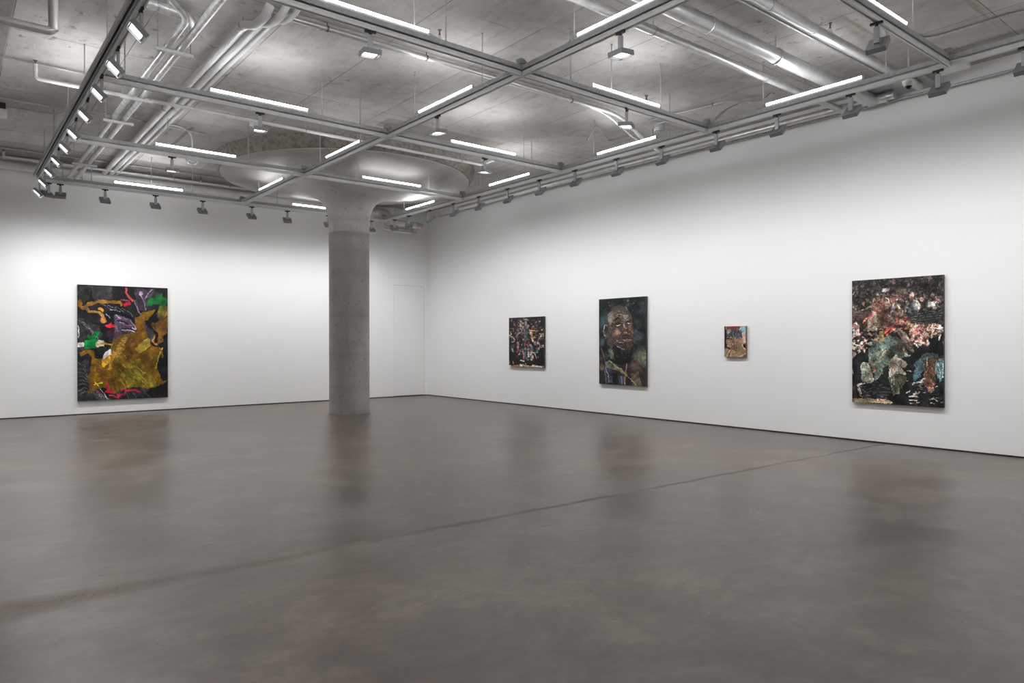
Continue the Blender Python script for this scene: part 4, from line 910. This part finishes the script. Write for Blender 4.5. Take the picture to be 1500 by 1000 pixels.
# --- upward looking face (zoom coordinates: (u-860)*6.25, (v-420)*6.25)
Q3 = [(108, 113), (541, 84), (543, 912), (110, 888)]
A = Paint(110, 204, Q3, (20, 28, 30), 13); R = A.rng
A.put(np.clip(fbm(A.h, A.w, 34, R)*2.6-1.05, 0, 1)*.75, (56, 78, 84))
A.put(np.clip(fbm(A.h, A.w, 20, R)*3-1.9, 0, 1), (96, 116, 122))
A.ell((135,310), 45, 70, (60,86,98), op=.7, soft=.7); A.ell((465,330), 45, 60, (46,70,66), op=.7, soft=.7); A.ell((480,450), 60, 50, (66,80,92), op=.7, soft=.6)
A.ell((130,500), 40, 60, (70,90,98), op=.8, soft=.6)
for p_ in ((203,142), (215,172), (435,152), (385,118), (425,215), (170,210)): A.ell(p_, 5, 5, (196,100,66), soft=.5)
A.ell((500,640), 70, 110, (96,100,78), op=.8, soft=.5); A.ell((528,650), 30, 90, (140,134,96), op=.7, soft=.5)
# clothes
A.poly([(110,600),(160,640),(190,700),(230,660),(300,720),(420,640),(500,720),(543,760),(543,912),(110,888)], (62,52,46), warp=8, var=.4, col2=(34,34,40), cell=10)
A.poly([(165,690),(225,665),(300,740),(380,800),(370,820),(280,760),(180,740)], (112,108,76), warp=6, var=.3)
A.poly([(170,740),(230,760),(250,880),(175,885)], (44,54,84), warp=4, var=.3); A.poly([(295,810),(350,815),(350,895),(295,890)], (52,66,104), warp=2, var=.3)
A.poly([(350,690),(420,660),(440,700),(400,790),(360,760)], (62,44,56), warp=5); A.poly([(400,790),(470,770),(500,900),(420,905)], (104,84,64), warp=6, var=.4)
A.ell((450,730), 60, 60, (110,88,70), op=.7, soft=.5); A.poly([(110,640),(150,650),(150,760),(112,760)], (96,72,62), warp=5, var=.4); A.poly([(230,790),(290,790),(270,880),(240,880)], (20,20,22), warp=4)
for pts, w_, c in (([(372,655),(362,760),(350,895)], 9, (196,136,76)), ([(172,740),(195,810),(205,885)], 7, (198,120,84)), ([(310,750),(380,820),(460,905)], 5, (196,180,140)), ([(170,690),(165,750),(175,880)], 6, (84,110,160)), ([(320,815),(322,890)], 6, (150,168,196)), ([(130,560),(155,640),(165,680)], 5, (176,120,60)), ([(425,655),(495,720),(500,770)], 6, (110,40,40)), ([(215,680),(260,720),(320,760)], 8, (166,160,110))):
    A.stroke(pts, w_, c, warp=4)
# neck, head mass, light planes
A.poly([(200,520),(250,600),(330,640),(400,620),(430,560),(400,700),(300,720),(210,670)], (18,20,22), warp=5)
A.poly([(195,560),(240,570),(260,660),(215,660)], (74,70,56), warp=6, var=.4)
A.poly([(180,330),(195,240),(240,185),(310,165),(370,190),(410,250),(425,330),(438,400),(430,470),(440,520),(400,600),(350,640),(280,640),(220,570),(185,500)], (96,72,58), warp=4, var=.4, col2=(52,44,38), cell=9)
A.poly([(215,210),(300,165),(370,185),(420,270),(410,290),(350,215),(290,215),(210,260)], (78,76,66), warp=4, var=.35)
A.ell((228,275), 34, 50, (168,164,152), op=.85, soft=.7, rot=.3); A.ell((225,240), 26, 26, (120,130,120), op=.7, soft=.6); A.ell((345,260), 26, 28, (160,146,132), op=.7, soft=.7); A.ell((275,265), 50, 22, (132,104,86), op=.7, soft=.6)
A.poly([(245,290),(300,270),(330,300),(325,330),(250,350)], (104,62,44), warp=4, var=.3, op=.8)
A.ell((275,415), 48, 52, (150,98,78), op=.8, soft=.8); A.ell((220,400), 30, 60, (70,58,50), op=.8, soft=.6); A.ell((398,360), 22, 34, (166,104,78), op=.8, soft=.7)
A.ell((352,395), 24, 34, (122,72,54), op=.9, soft=.5); A.ell((350,350), 12, 40, (168,128,108), op=.7, soft=.6); A.ell((388,392), 14, 12, (176,110,90), op=.9, soft=.6)
for i in range(6): A.stroke([(255+i*4, 232+i*9), (300, 218+i*10), (345-i*2, 232+i*9)], 2.5, (60,46,38) if i % 2 else (150,130,116), warp=3, op=.7)
for pts, w_, c in (([(250,305),(290,288),(325,305)], 12, (34,24,20)), ([(362,298),(385,285),(402,305)], 10, (34,24,20)), ([(268,340),(292,325),(318,340)], 14, (24,20,18)), ([(280,345),(305,348)], 9, (206,208,208)), ([(292,336),(300,340)], 8, (16,16,18)), ([(372,325),(395,322)], 12, (26,20,18)), ([(376,330),(392,330)], 7, (196,200,200)), ([(384,324),(388,326)], 6, (16,16,18)),
        ([(330,440),(360,432),(400,440)], 10, (116,66,52)), ([(325,465),(360,468),(405,470)], 9, (22,14,14)), ([(345,490),(375,492),(405,482)], 14, (190,120,112)), ([(365,478),(395,474)], 4, (206,186,176)), ([(290,515),(320,520),(345,545)], 12, (30,32,34)), ([(285,540),(325,565),(345,570)], 9, (120,140,146)), ([(300,505),(335,512)], 4, (120,132,134)),
        ([(160,360),(155,400),(175,430),(170,470)], 16, (92,80,70)), ([(165,350),(150,410),(165,450)], 5, (176,180,178)), ([(185,480),(190,520)], 16, (66,60,54)), ([(205,580),(240,610),(250,640)], 4, (150,140,110)), ([(210,560),(250,590)], 4, (140,132,104))):
    A.stroke(pts, w_, c, warp=2, var=.2)
A.poly([(250,520),(290,560),(340,590),(410,570),(430,500),(440,540),(400,620),(330,650),(260,620),(235,560)], (18,22,24), warp=5, op=.92)
A.ell((380,530), 26, 30, (110,70,54), op=.7, soft=.7)
A.daubs((190,230,430,560), 60, [(160,130,110), (70,52,44), (120,96,80), (190,176,160), (48,40,38)], 5, .55); A.daubs((250,560,420,650), 30, [(60,76,84), (30,34,38)], 5, .7)
c3 = lambda pts: [(93.75+x*.4377, 62.5+y*.4377) for x, y in pts]
A.poly(c3([(235,420),(280,330),(400,250),(480,228),(560,250),(660,340),(740,470),(760,540),(700,520),(640,440),(560,380),(470,350),(380,380),(330,360),(260,450)]), (88,84,72), warp=3, var=.4, col2=(54,50,44), cell=6)
A.poly(c3([(235,440),(270,380),(335,350),(360,420),(345,500),(330,590),(270,650),(235,580)]), (150,150,140), warp=3, var=.35, col2=(96,92,84), cell=6)
A.poly(c3([(360,380),(480,360),(600,420),(680,470),(700,540),(640,560),(560,560),(470,500),(370,520)]), (122,100,86), warp=3, var=.5, col2=(80,62,52), cell=5)
A.poly(c3([(560,440),(640,430),(700,500),(690,540),(600,560),(545,500)]), (150,146,132), warp=3, var=.4, col2=(104,92,80), cell=5)
A.poly(c3([(380,590),(450,520),(530,580),(560,640),(540,700),(480,690),(400,700)]), (104,66,46), warp=3, var=.3, col2=(66,44,34), cell=5)
for q, w_, c in (([(380,470),(450,430),(560,470)], 4, (52,38,32)), ([(390,440),(470,400),(580,430)], 4, (60,46,38)), ([(420,405),(480,385),(560,400)], 3, (60,48,40)), ([(395,455),(460,415),(570,450)], 3, (170,150,134)), ([(380,530),(430,495),(475,505)], 9, (28,22,20)), ([(620,500),(660,500),(700,540)], 6, (40,30,26)),
        ([(400,625),(445,595),(500,620)], 8, (20,16,16)), ([(420,640),(450,628),(480,640)], 8, (22,24,26)), ([(425,660),(460,662),(490,650)], 5, (214,218,218)), ([(400,690),(450,700),(500,680)], 4, (60,40,34)), ([(630,590),(665,570),(700,600)], 7, (26,20,20)), ([(650,600),(680,602)], 6, (30,26,26)), ([(662,622),(692,620)], 4, (214,216,216)),
        ([(540,640),(520,740),(530,800)], 5, (60,42,34)), ([(570,640),(585,690)], 8, (176,158,142)), ([(560,780),(600,750),(640,770)], 9, (36,24,20)), ([(650,750),(680,735)], 10, (24,16,16)), ([(690,745),(700,745)], 4, (214,200,190)), ([(600,700),(630,720)], 10, (150,112,90)), ([(580,820),(620,815)], 8, (150,146,134)), ([(660,830),(700,840)], 7, (156,130,116)),
        ([(530,880),(600,860),(700,880)], 12, (40,28,24)), ([(520,920),(600,935),(720,930)], 7, (20,14,14)), ([(590,985),(660,965),(720,975)], 10, (188,124,116)), ([(480,830),(500,810)], 6, (200,180,164)),
        ([(150,720),(130,800),(150,860)], 5, (150,150,142)), ([(190,680),(215,760),(190,840)], 8, (40,32,28)), ([(170,700),(180,760)], 6, (26,22,22)), ([(170,655),(210,665)], 5, (160,166,152))):
    A.stroke(c3(q), w_, c, warp=2, var=.2)
A.ell(c3([(430,790)])[0], 30, 38, (160,116,98), op=.55, soft=.8); A.ell(c3([(290,790)])[0], 34, 70, (76,70,62), op=.6, soft=.8); A.ell(c3([(300,720)])[0], 14, 26, (150,156,146), op=.6, soft=.7); A.ell(c3([(740,800)])[0], 12, 50, (150,96,70), op=.7, soft=.7)
A.daubs((185,220,435,600), 170, [(150,134,120), (56,42,36), (100,82,70), (170,110,84), (36,30,28), (130,130,120)], 3.5, .5)
A.finish(.7, .5, .26, 6, .15)
sets('r', [(877.5,438.5),(946.3,433.6),(946.5,566),(877.6,562)], A, 'tall painting of a bearded man looking up against dark blue green, on the right wall', M['edge_dark'])

# --- smallest painting (zoom coordinates: (u-1050)*14.29, (v-465)*14.29)
Q4 = [(158, 180), (600, 180), (600, 812), (160, 805)]
A = Paint(84, 122, Q4, (150, 120, 88), 14); R = A.rng
A.poly([(158,180),(190,180),(215,300),(215,620),(158,640)], (24,24,28), warp=2); A.poly([(190,185),(500,180),(470,245),(340,240),(215,250)], (140,46,40), warp=3, var=.2)
A.poly([(500,180),(600,180),(600,380),(560,340),(520,300),(470,260)], (126,164,186), warp=3, var=.15); A.poly([(520,310),(570,330),(600,400),(600,530),(530,520)], (196,160,140), warp=4, var=.15)
A.poly([(540,560),(600,540),(600,650),(555,620)], (24,26,28), warp=3); A.stroke([(190,190),(192,240)], 10, (216,170,150))
A.poly([(160,640),(230,610),(260,650),(300,640),(360,690),(430,560),(500,540),(540,600),(600,650),(600,812),(160,805)], (166,132,96), warp=4, var=.3, col2=(130,100,72), cell=8)
A.poly([(400,640),(480,550),(530,560),(500,690),(430,700)], (126,108,62), warp=5, var=.2)
A.poly([(205,290),(250,245),(360,235),(460,260),(520,320),(538,400),(520,500),(480,560),(430,590),(380,680),(330,660),(290,650),(220,610),(215,540),(195,500),(205,430)], (140,104,76), warp=4, var=.2)
A.poly([(205,290),(250,245),(360,235),(460,260),(525,330),(535,400),(510,430),(440,440),(350,420),(310,400),(205,400)], (54,74,84), warp=4, var=.3)
A.poly([(220,260),(270,250),(250,300),(215,300)], (150,156,130), warp=3)
A.daubs((205,245,530,420), 200, [(30,50,70), (100,130,120), (40,90,110), (150,90,60), (190,190,160), (24,30,40), (150,160,140), (170,70,50)], 8, .85, ar=1.1)
A.daubs((205,400,520,560), 190, [(190,120,80), (90,110,100), (200,160,120), (140,60,40), (60,50,50), (170,140,100), (90,140,150), (214,120,60)], 8, .85, ar=1.1)
A.daubs((215,560,400,690), 90, [(60,60,60), (150,100,70), (40,80,90), (190,150,110), (200,90,50)], 8, .85, ar=1.1)
for pts, w_, c in (([(210,440),(260,435),(320,440)], 12, (30,24,22)), ([(265,455),(310,458)], 9, (40,32,30)), ([(225,580),(285,582)], 18, (196,150,110)), ([(225,610),(280,625)], 16, (30,26,26)), ([(455,470),(490,460),(500,500),(470,530)], 12, (206,110,60)), ([(280,665),(240,730),(205,800)], 16, (232,190,130)), ([(320,660),(295,720),(290,800)], 12, (224,190,150)), ([(300,670),(265,740),(245,800)], 22, (62,42,86)),
        ([(530,560),(550,620),(600,650)], 12, (226,210,200)), ([(600,725),(530,770),(470,808)], 18, (230,184,120)), ([(600,770),(560,805)], 34, (66,46,96))):
    A.stroke(pts, w_, c, warp=2)
A.daubs((165,640,260,800), 50, [(190,150,110), (140,104,84), (210,190,160), (120,110,90)], 8, .8, ar=1.1); A.daubs((300,690,590,800), 90, [(190,150,110), (150,110,80), (200,176,140), (120,96,70)], 8, .6, ar=1.1)
A.poly([(205,290),(250,245),(300,238),(290,300),(230,330)], (120,130,116), warp=3, var=.3)
A.daubs((205,420,330,560), 60, [(196,150,120), (170,120,90), (210,180,150)], 8, .7, ar=1.1); A.daubs((300,560,420,680), 40, [(50,50,48), (90,60,44), (60,70,70)], 9, .8, ar=1.1); A.daubs((360,280,530,420), 60, [(28,44,64), (50,90,120), (24,28,36)], 9, .8, ar=1.1)
for pts, w_, c in (([(205,435),(255,425),(340,445)], 16, (24,20,20)), ([(255,455),(305,455)], 10, (60,44,40)), ([(200,470),(205,520),(225,555)], 10, (150,90,60)), ([(220,575),(300,590)], 16, (206,160,124)), ([(215,610),(240,640),(290,640)], 20, (26,22,22)), ([(205,545),(260,555)], 8, (60,40,34)), ([(330,440),(370,520),(350,600)], 10, (110,70,50))):
    A.stroke(pts, w_, c, warp=2)
A.finish(.8, .4, .15)
sets('r', [(1061,477.7),(1092.3,477.4),(1092.3,523.8),(1061.2,521.6)], A, 'smallest painting, a bearded head in profile in mosaic dabs, on the right wall', M['edge_brown'])

# --- large crowd painting (zoom coordinates: (u-1230)*4.545, (v-390)*4.545)
Q5 = [(82, 98), (691, 54), (692, 940), (84, 905)]
A = Paint(186, 254, Q5, (34, 32, 32), 15); R = A.rng
A.daubs((85,60,690,420), 2200, [(52,44,42), (76,60,56), (104,80,74), (40,38,38), (66,74,70), (28,28,30), (36,34,36), (90,84,70)], 7.5, .8)
A.daubs((85,170,690,400), 330, [(140,110,100), (160,126,116), (104,66,60), (60,70,72), (120,120,110)], 6, .8)
A.poly([(84,300),(260,240),(330,260),(340,400),(100,400)], (86,56,52), warp=10, op=.6, var=.4)
A.poly([(470,320),(690,280),(690,380),(500,400)], (40,40,42), warp=6, op=.75, var=.4)
for i in range(14): A.stroke([(470+i*4, 322+i*6), (580, 300+i*7), (672, 285+i*8)], 3, (96,96,92) if i % 2 else (26,26,28), warp=4, op=.7)
# pale and jacketed figures of the crowd behind
A.poly([(450,230),(500,210),(540,260),(530,310),(465,310)], (140,134,130), warp=5, var=.4); A.ell((490,190), 18, 22, (168,136,124))
for p_ in ((655,215), (600,235), (560,215), (620,190), (540,265), (240,225), (165,250)): A.ell(p_, 14, 17, (176,130,116))
A.poly([(590,240),(640,225),(640,260),(600,270)], (196,190,180), warp=4)
A.ell((410,170), 36, 40, (84,60,58), op=.95); A.daubs((375,140,450,230), 40, [(120,84,78), (60,42,42), (150,110,100)], 7, .8); A.ell((373,200), 30, 30, (140,104,98)); A.stroke([(385,222),(400,215)], 8, (200,200,205))
# main figure: head, torso, outstretched arms
A.poly([(200,300),(300,230),(380,240),(440,300),(480,370),(420,420),(330,430),(240,420),(200,380)], (126,92,84), warp=8, var=.5, col2=(170,130,116), cell=8)
A.ell((322,185), 28, 42, (84,62,56), soft=.2); A.ell((325,155), 28, 18, (176,168,160), op=.9); A.ell((330,200), 12, 22, (150,116,100), op=.9, soft=.5); A.stroke([(305,188),(318,186)], 5, (26,22,22)); A.stroke([(330,186),(342,184)], 5, (26,22,22)); A.stroke([(318,213),(334,212)], 5, (214,206,196))
for pts, w_, c in (([(300,240),(220,280),(140,310),(90,320)], 18, (76,60,54)), ([(380,250),(420,290),(460,350),(490,410),(495,440)], 30, (132,98,82)), ([(395,262),(440,315),(485,400)], 8, (188,156,134)), ([(440,352),(478,346)], 14, (150,50,48)), ([(490,430),(520,445),(530,460)], 14, (214,180,156)), ([(260,310),(235,360),(270,380),(300,340),(270,305)], 7, (196,88,78)), ([(300,350),(330,390)], 8, (176,70,60)), ([(230,400),(330,420)], 8, (60,44,40)),
        ([(385,340),(400,380)], 30, (196,110,84)), ([(345,290),(360,340)], 16, (150,150,176)), ([(320,440),(385,370)], 16, (190,84,70)), ([(165,355),(200,340),(215,320)], 10, (190,110,96)), ([(90,400),(110,380),(130,440),(100,460)], 18, (206,196,186)), ([(100,400),(120,450)], 7, (190,96,84)), ([(200,420),(215,360),(230,330)], 22, (170,130,120)), ([(150,470),(230,460)], 22, (38,20,24)), ([(90,190),(96,165)], 6, (170,190,200))):
    A.stroke(pts, w_, c, warp=6, var=.35, cell=7)
# band of pale raised hands
A.daubs((85,440,300,600), 230, [(214,186,168), (190,130,116), (110,70,66), (60,44,44), (226,206,190)], 8, .85); A.daubs((480,385,690,520), 260, [(214,180,160), (190,110,96), (110,60,58), (70,54,50), (222,204,186)], 8, .85)
A.poly([(600,480),(690,450),(690,590),(610,590)], (20,20,22), warp=6); A.poly([(490,580),(560,530),(640,580),(560,600),(500,640)], (24,26,26), warp=6)
# seated figures: pale green central one, jeans, white cloth, dark gaps
A.poly([(85,600),(200,540),(330,640),(500,600),(690,590),(692,940),(84,905)], (26,28,30), warp=8, var=.4)
A.poly([(215,520),(280,490),(350,450),(430,500),(470,590),(380,640),(310,660),(230,680),(195,640)], (120,140,128), warp=8, var=.45, col2=(72,82,74), cell=9)
A.poly([(270,440),(310,430),(320,520),(280,540)], (124,110,78), warp=6, var=.3); A.stroke([(215,660),(250,620),(320,555),(330,580),(260,640)], 8, (106,46,40), warp=5)
A.poly([(350,520),(410,490),(430,560),(450,600),(330,620),(330,570)], (84,92,78), warp=7, var=.4); A.poly([(400,430),(450,440),(500,530),(500,570),(440,530)], (128,104,90), warp=6, var=.4)
A.ell((205,505), 26, 22, (30,28,30)); A.poly([(180,505),(225,500),(220,525),(185,525)], (186,176,164), warp=3)
A.poly([(145,660),(160,640),(200,650),(235,740),(230,770),(195,775),(150,740)], (190,186,166), warp=5, var=.3, col2=(150,146,130), cell=8)
A.poly([(240,700),(300,635),(335,650),(320,690),(250,760)], (112,124,110), warp=5, var=.35); A.stroke([(220,690),(245,700)], 22, (190,120,96), warp=4)
A.poly([(345,640),(380,590),(400,610),(460,640),(450,670),(415,665),(440,690),(455,720),(380,720),(340,750)], (216,206,190), warp=5, var=.2, col2=(180,170,150), cell=8)
A.poly([(350,760),(380,725),(440,720),(455,760),(400,850),(365,860)], (150,150,126), warp=5, var=.3, col2=(90,92,74), cell=8)
for i in range(5): A.stroke([(360+i*16, 725), (356+i*14, 780), (364+i*8, 840)], 3, (70,66,54), warp=3, op=.7)
A.poly([(505,660),(560,600),(620,570),(655,600),(600,620),(560,700),(520,690)], (104,134,138), warp=5, var=.35, col2=(70,96,104), cell=8)
A.poly([(575,640),(620,605),(690,610),(690,690),(640,720),(640,820),(590,830),(565,760)], (158,112,88), warp=6, var=.35, col2=(120,72,54), cell=8)
A.poly([(640,640),(690,620),(692,740),(655,740)], (112,142,146), warp=5, var=.3); A.poly([(575,640),(610,610),(620,640),(585,720)], (176,156,132), warp=4, var=.3)
A.poly([(505,690),(560,690),(550,740),(505,760)], (70,110,120), warp=5, var=.3)
# wet looking dark floor with pale ripples and the paper edge at the bottom
for i in range(90):
    x = R.uniform(110, 350); y = R.uniform(770, 880); A.stroke([(x, y), (x+R.uniform(10, 40), y+R.uniform(-3, 4))], 3, ((130,104,96), (90,84,84), (56,44,48))[i % 3], warp=3, op=.7)
for i in range(70):
    x = R.uniform(450, 680); y = R.uniform(740, 920); A.stroke([(x, y), (x+R.uniform(8, 30), y+R.uniform(-4, 4))], 5 if i % 4 == 0 else 3, ((200,184,168), (110,70,62), (64,60,64), (40,36,40))[i % 4], warp=3, op=.75)
A.stroke([(120,790),(150,775),(130,800),(150,850)], 5, (196,180,160), warp=4); A.stroke([(500,775),(560,770),(575,750)], 10, (196,190,176), warp=4); A.stroke([(90,810),(110,890)], 24, (110,56,52), warp=5, op=.6)
A.poly([(84,880),(200,878),(340,890),(370,915),(84,905)], (150,136,104), warp=3, var=.3); A.stroke([(90,885),(340,898)], 4, (176,70,60), warp=2, op=.6)
cA = lambda pts: [(45.45+x*.4545, 45.45+y*.4545) for x, y in pts]; cB = lambda pts: [(45.45+x*.4545, 500+y*.4545) for x, y in pts]
# leaping player in detail: head, striped jersey, reaching arm, ghosted second figure
A.poly(cA([(420,380),(560,360),(660,420),(760,560),(760,700),(640,800),(460,790),(380,640)]), (120,84,76), warp=6, var=.5, col2=(92,76,60), cell=5)
A.poly(cA([(360,560),(440,540),(480,700),(470,860),(330,830),(340,660)]), (176,168,150), warp=6, var=.5, col2=(130,104,90), cell=5, op=.85)
A.ell(cA([(610,300)])[0], 30, 40, (66,56,46), soft=.3); A.ell(cA([(605,240)])[0], 30, 16, (190,184,180), soft=.6); A.ell(cA([(635,300)])[0], 12, 18, (134,104,92), soft=.8)
A.ell(cA([(820,240)])[0], 36, 34, (82,72,62), soft=.4); A.ell(cA([(720,360)])[0], 26, 34, (140,96,84), soft=.4); A.ell(cA([(980,300)])[0], 18, 20, (160,144,124), soft=.4); A.ell(cA([(970,350)])[0], 14, 18, (170,116,104), soft=.5)
for q, w_, c in (([(560,260),(600,225),(660,230)], 5, (214,212,214)), ([(585,285),(610,280)], 5, (20,18,18)), ([(640,285),(660,285)], 5, (20,18,18)), ([(600,360),(640,385)], 6, (206,190,176)), ([(610,330),(640,350)], 7, (40,26,24)), ([(700,300),(760,310)], 6, (176,160,150)), ([(780,250),(770,330)], 5, (170,60,56)),
        ([(500,400),(400,470),(240,540),(90,590)], 14, (84,78,58)), ([(480,420),(380,490),(240,550)], 4, (150,140,110)), ([(480,400),(420,500),(430,580)], 8, (170,96,88)), ([(420,560),(520,540),(560,600),(620,780)], 7, (178,76,66)), ([(400,600),(380,680),(420,740)], 8, (190,90,80)), ([(540,420),(560,520)], 10, (140,40,40)), ([(660,620),(720,470)], 18, (150,150,168)), ([(640,540),(640,660)], 8, (170,64,56)),
        ([(760,450),(840,560),(900,640)], 26, (128,112,84)), ([(780,470),(850,560)], 7, (190,178,150)), ([(880,690),(950,670)], 20, (140,36,36)), ([(930,710),(980,830)], 22, (134,112,86)), ([(960,720),(1000,820)], 5, (200,170,140)), ([(1000,840),(1080,900)], 12, (196,160,130)), ([(770,640),(760,700)], 26, (196,106,80)), ([(780,720),(880,740)], 10, (190,110,76)), ([(760,770),(900,790)], 24, (56,38,30)), ([(880,820),(930,800)], 16, (180,96,60)),
        ([(620,900),(700,840),(740,780)], 12, (180,70,52)), ([(600,780),(700,750)], 5, (60,40,34)), ([(500,960),(560,860)], 26, (110,92,50)), ([(740,850),(800,830)], 16, (176,160,140)), ([(820,850),(900,900),(960,980)], 16, (140,128,110)), ([(260,720),(330,650),(360,600)], 16, (180,110,80)), ([(90,760),(140,760),(180,890)], 10, (190,90,84)), ([(100,800),(150,900)], 22, (180,184,180)),
        ([(250,930),(420,930)], 18, (26,16,20)), ([(380,380),(460,390)], 10, (180,110,100)), ([(90,330),(105,270)], 5, (160,190,206)), ([(1020,400),(1080,430),(1090,500)], 14, (190,186,170)), ([(930,420),(900,560)], 12, (170,164,150)), ([(960,480),(1000,560)], 26, (70,80,90)), ([(1230,420),(1310,420)], 18, (206,196,180)), ([(1330,500),(1340,430),(1370,400)], 10, (190,180,164)), ([(1350,360),(1370,400)], 16, (180,120,110)),
        ([(1260,950),(1280,740)], 16, (200,160,140)), ([(1200,820),(1400,800)], 20, (206,170,150)), ([(1060,780),(1040,850),(1080,900),(1130,850),(1090,780)], 10, (190,80,72)), ([(1360,960),(1400,820)], 14, (210,190,170))):
    A.stroke(cA(q), w_*.8, c, warp=3, var=.5, grain=.5, cell=4)
for i in range(12): A.stroke(cA([(950, 590+i*16), (1150, 560+i*18), (1390, 520+i*20)]), 2.5, (120,122,110) if i % 2 else (24,24,28), warp=4, op=.55)
# seated figures in detail
A.poly(cB([(210,340),(240,300),(300,320),(370,430),(420,540),(380,600),(240,590),(215,450)]), (176,176,158), warp=3, var=.4, col2=(120,122,108), cell=5)
A.poly(cB([(430,560),(440,440),(540,290),(610,330),(640,380),(560,420),(460,560)]), (120,134,118), warp=3, var=.4, col2=(70,84,74), cell=5)
A.poly(cB([(560,380),(620,350),(640,480),(620,640),(540,620)]), (30,32,30), warp=3)
A.poly(cB([(640,320),(700,230),(760,180),(790,260),(910,300),(880,370),(820,360),(760,310),(740,480),(700,500),(650,440)]), (204,192,172), warp=3, var=.3, col2=(150,136,116), cell=5)
A.poly(cB([(660,540),(740,480),(850,470),(920,520),(870,640),(780,700),(760,760),(700,740),(660,620)]), (112,112,92), warp=3, var=.5, col2=(52,54,42), cell=6)
A.poly(cB([(690,230),(620,240),(580,180),(680,60),(800,100),(880,160),(860,230),(780,170)]), (84,90,74), warp=4, var=.6, col2=(44,50,42), cell=5)
A.poly(cB([(400,0),(640,0),(640,120),(560,260),(400,340),(340,330),(380,180)]), (122,144,132), warp=5, var=.5, col2=(84,96,84), cell=6)
A.poly(cB([(1000,340),(1180,160),(1330,180),(1340,220),(1200,230),(1150,300),(1110,400),(1040,390)]), (96,122,122), warp=3, var=.5, col2=(56,76,80), cell=5)
A.poly(cB([(1150,280),(1240,220),(1390,240),(1310,300),(1330,460),(1260,600),(1180,680),(1150,600),(1190,480)]), (136,96,76), warp=4, var=.5, col2=(88,56,46), cell=6)
A.poly(cB([(1300,300),(1400,230),(1410,500),(1370,600),(1310,420)]), (112,140,142), warp=3, var=.5, col2=(60,84,92), cell=5)
for q, w_, c in (([(240,330),(260,450),(250,570)], 3, (90,90,80)), ([(290,330),(330,440),(380,540)], 3, (96,96,84)), ([(340,560),(400,510),(420,560)], 8, (170,166,150)), ([(350,580),(410,590)], 5, (40,32,30)), ([(380,450),(430,400),(450,420)], 12, (190,106,80)), ([(350,350),(400,280),(460,260)], 7, (110,40,32)), ([(360,370),(440,330)], 8, (130,128,80)), ([(490,240),(540,150),(600,110),(625,140),(560,240)], 6, (104,34,28)), ([(520,230),(590,140)], 7, (120,124,84)),
        ([(680,320),(690,400),(680,450)], 3, (60,52,44)), ([(720,320),(720,420)], 3, (70,60,50)), ([(740,320),(820,400)], 6, (90,64,58)), ([(830,400),(900,480)], 5, (190,170,150)), ([(750,470),(860,440),(900,480)], 7, (196,184,164)), ([(690,560),(680,640),(730,740)], 6, (190,184,160)), ([(720,520),(720,640)], 5, (160,156,132)), ([(780,190),(900,300)], 3, (60,50,44)), ([(900,190),(950,190)], 8, (210,200,184)), ([(920,430),(970,430)], 7, (206,200,190)),
        ([(1010,590),(1100,590),(1150,540)], 10, (196,190,176)), ([(1020,650),(1130,630)], 6, (150,146,136)), ([(1150,620),(1180,660)], 10, (180,110,80)), ([(1240,560),(1290,620)], 4, (190,170,140)), ([(1260,340),(1300,480)], 4, (56,34,28)), ([(1230,330),(1270,470),(1240,560)], 4, (60,36,30)), ([(1200,250),(1200,400),(1160,480)], 10, (176,166,120)), ([(1340,320),(1380,450),(1370,560)], 4, (190,206,204)), ([(1030,520),(1020,580)], 10, (60,110,116)),
        ([(165,660),(200,620),(290,610)], 7, (196,196,184)), ([(170,690),(200,760),(230,810)], 8, (186,176,154)), ([(90,420),(110,480)], 5, (200,196,190)), ([(120,250),(160,240)], 14, (24,22,24)), ([(300,60),(370,80)], 22, (22,20,22)), ([(280,150),(280,110)], 9, (206,160,140)), ([(860,100),(870,180)], 6, (206,90,84)), ([(900,20),(1000,140)], 20, (134,116,96)), ([(1020,20),(1070,80)], 10, (210,196,180)),
        ([(950,800),(1050,800)], 9, (190,176,150)), ([(1010,770),(1090,750)], 14, (176,164,140)), ([(950,850),(1060,860)], 8, (200,190,166)), ([(1270,840),(1330,860)], 8, (200,190,176)), ([(900,750),(950,720)], 7, (186,170,150)), ([(1250,890),(1290,900)], 6, (190,180,166)), ([(960,900),(1020,910)], 7, (180,170,150))):
    A.stroke(cB(q), w_*.8, c, warp=2, var=.4, grain=.5, cell=4)
A.finish(.84, .8, .40, 6, .36)
sets('r', [(1248,411.6),(1382,401.9),(1382.3,596.9),(1248.4,589)], A, 'largest painting of the right wall, a player leaping above a seated crowd, nearest the camera', M['edge_dark'])

# ------------------------------------------------------------------ render look
w = bpy.data.worlds.new('world'); scene.world = w; w.use_nodes = True
w.node_tree.nodes['Background'].inputs['Color'].default_value = (.02, .02, .02, 1)
vs = scene.view_settings; vs.view_transform = 'Standard'; vs.look = 'None'; vs.exposure = 0; vs.gamma = 1
scene.cycles.use_denoising = True
scene.cycles.max_bounces = 8; scene.cycles.diffuse_bounces = 5; scene.cycles.glossy_bounces = 4
scene.cycles.sample_clamp_indirect = 6
scene.cycles.caustics_reflective = False; scene.cycles.caustics_refractive = False
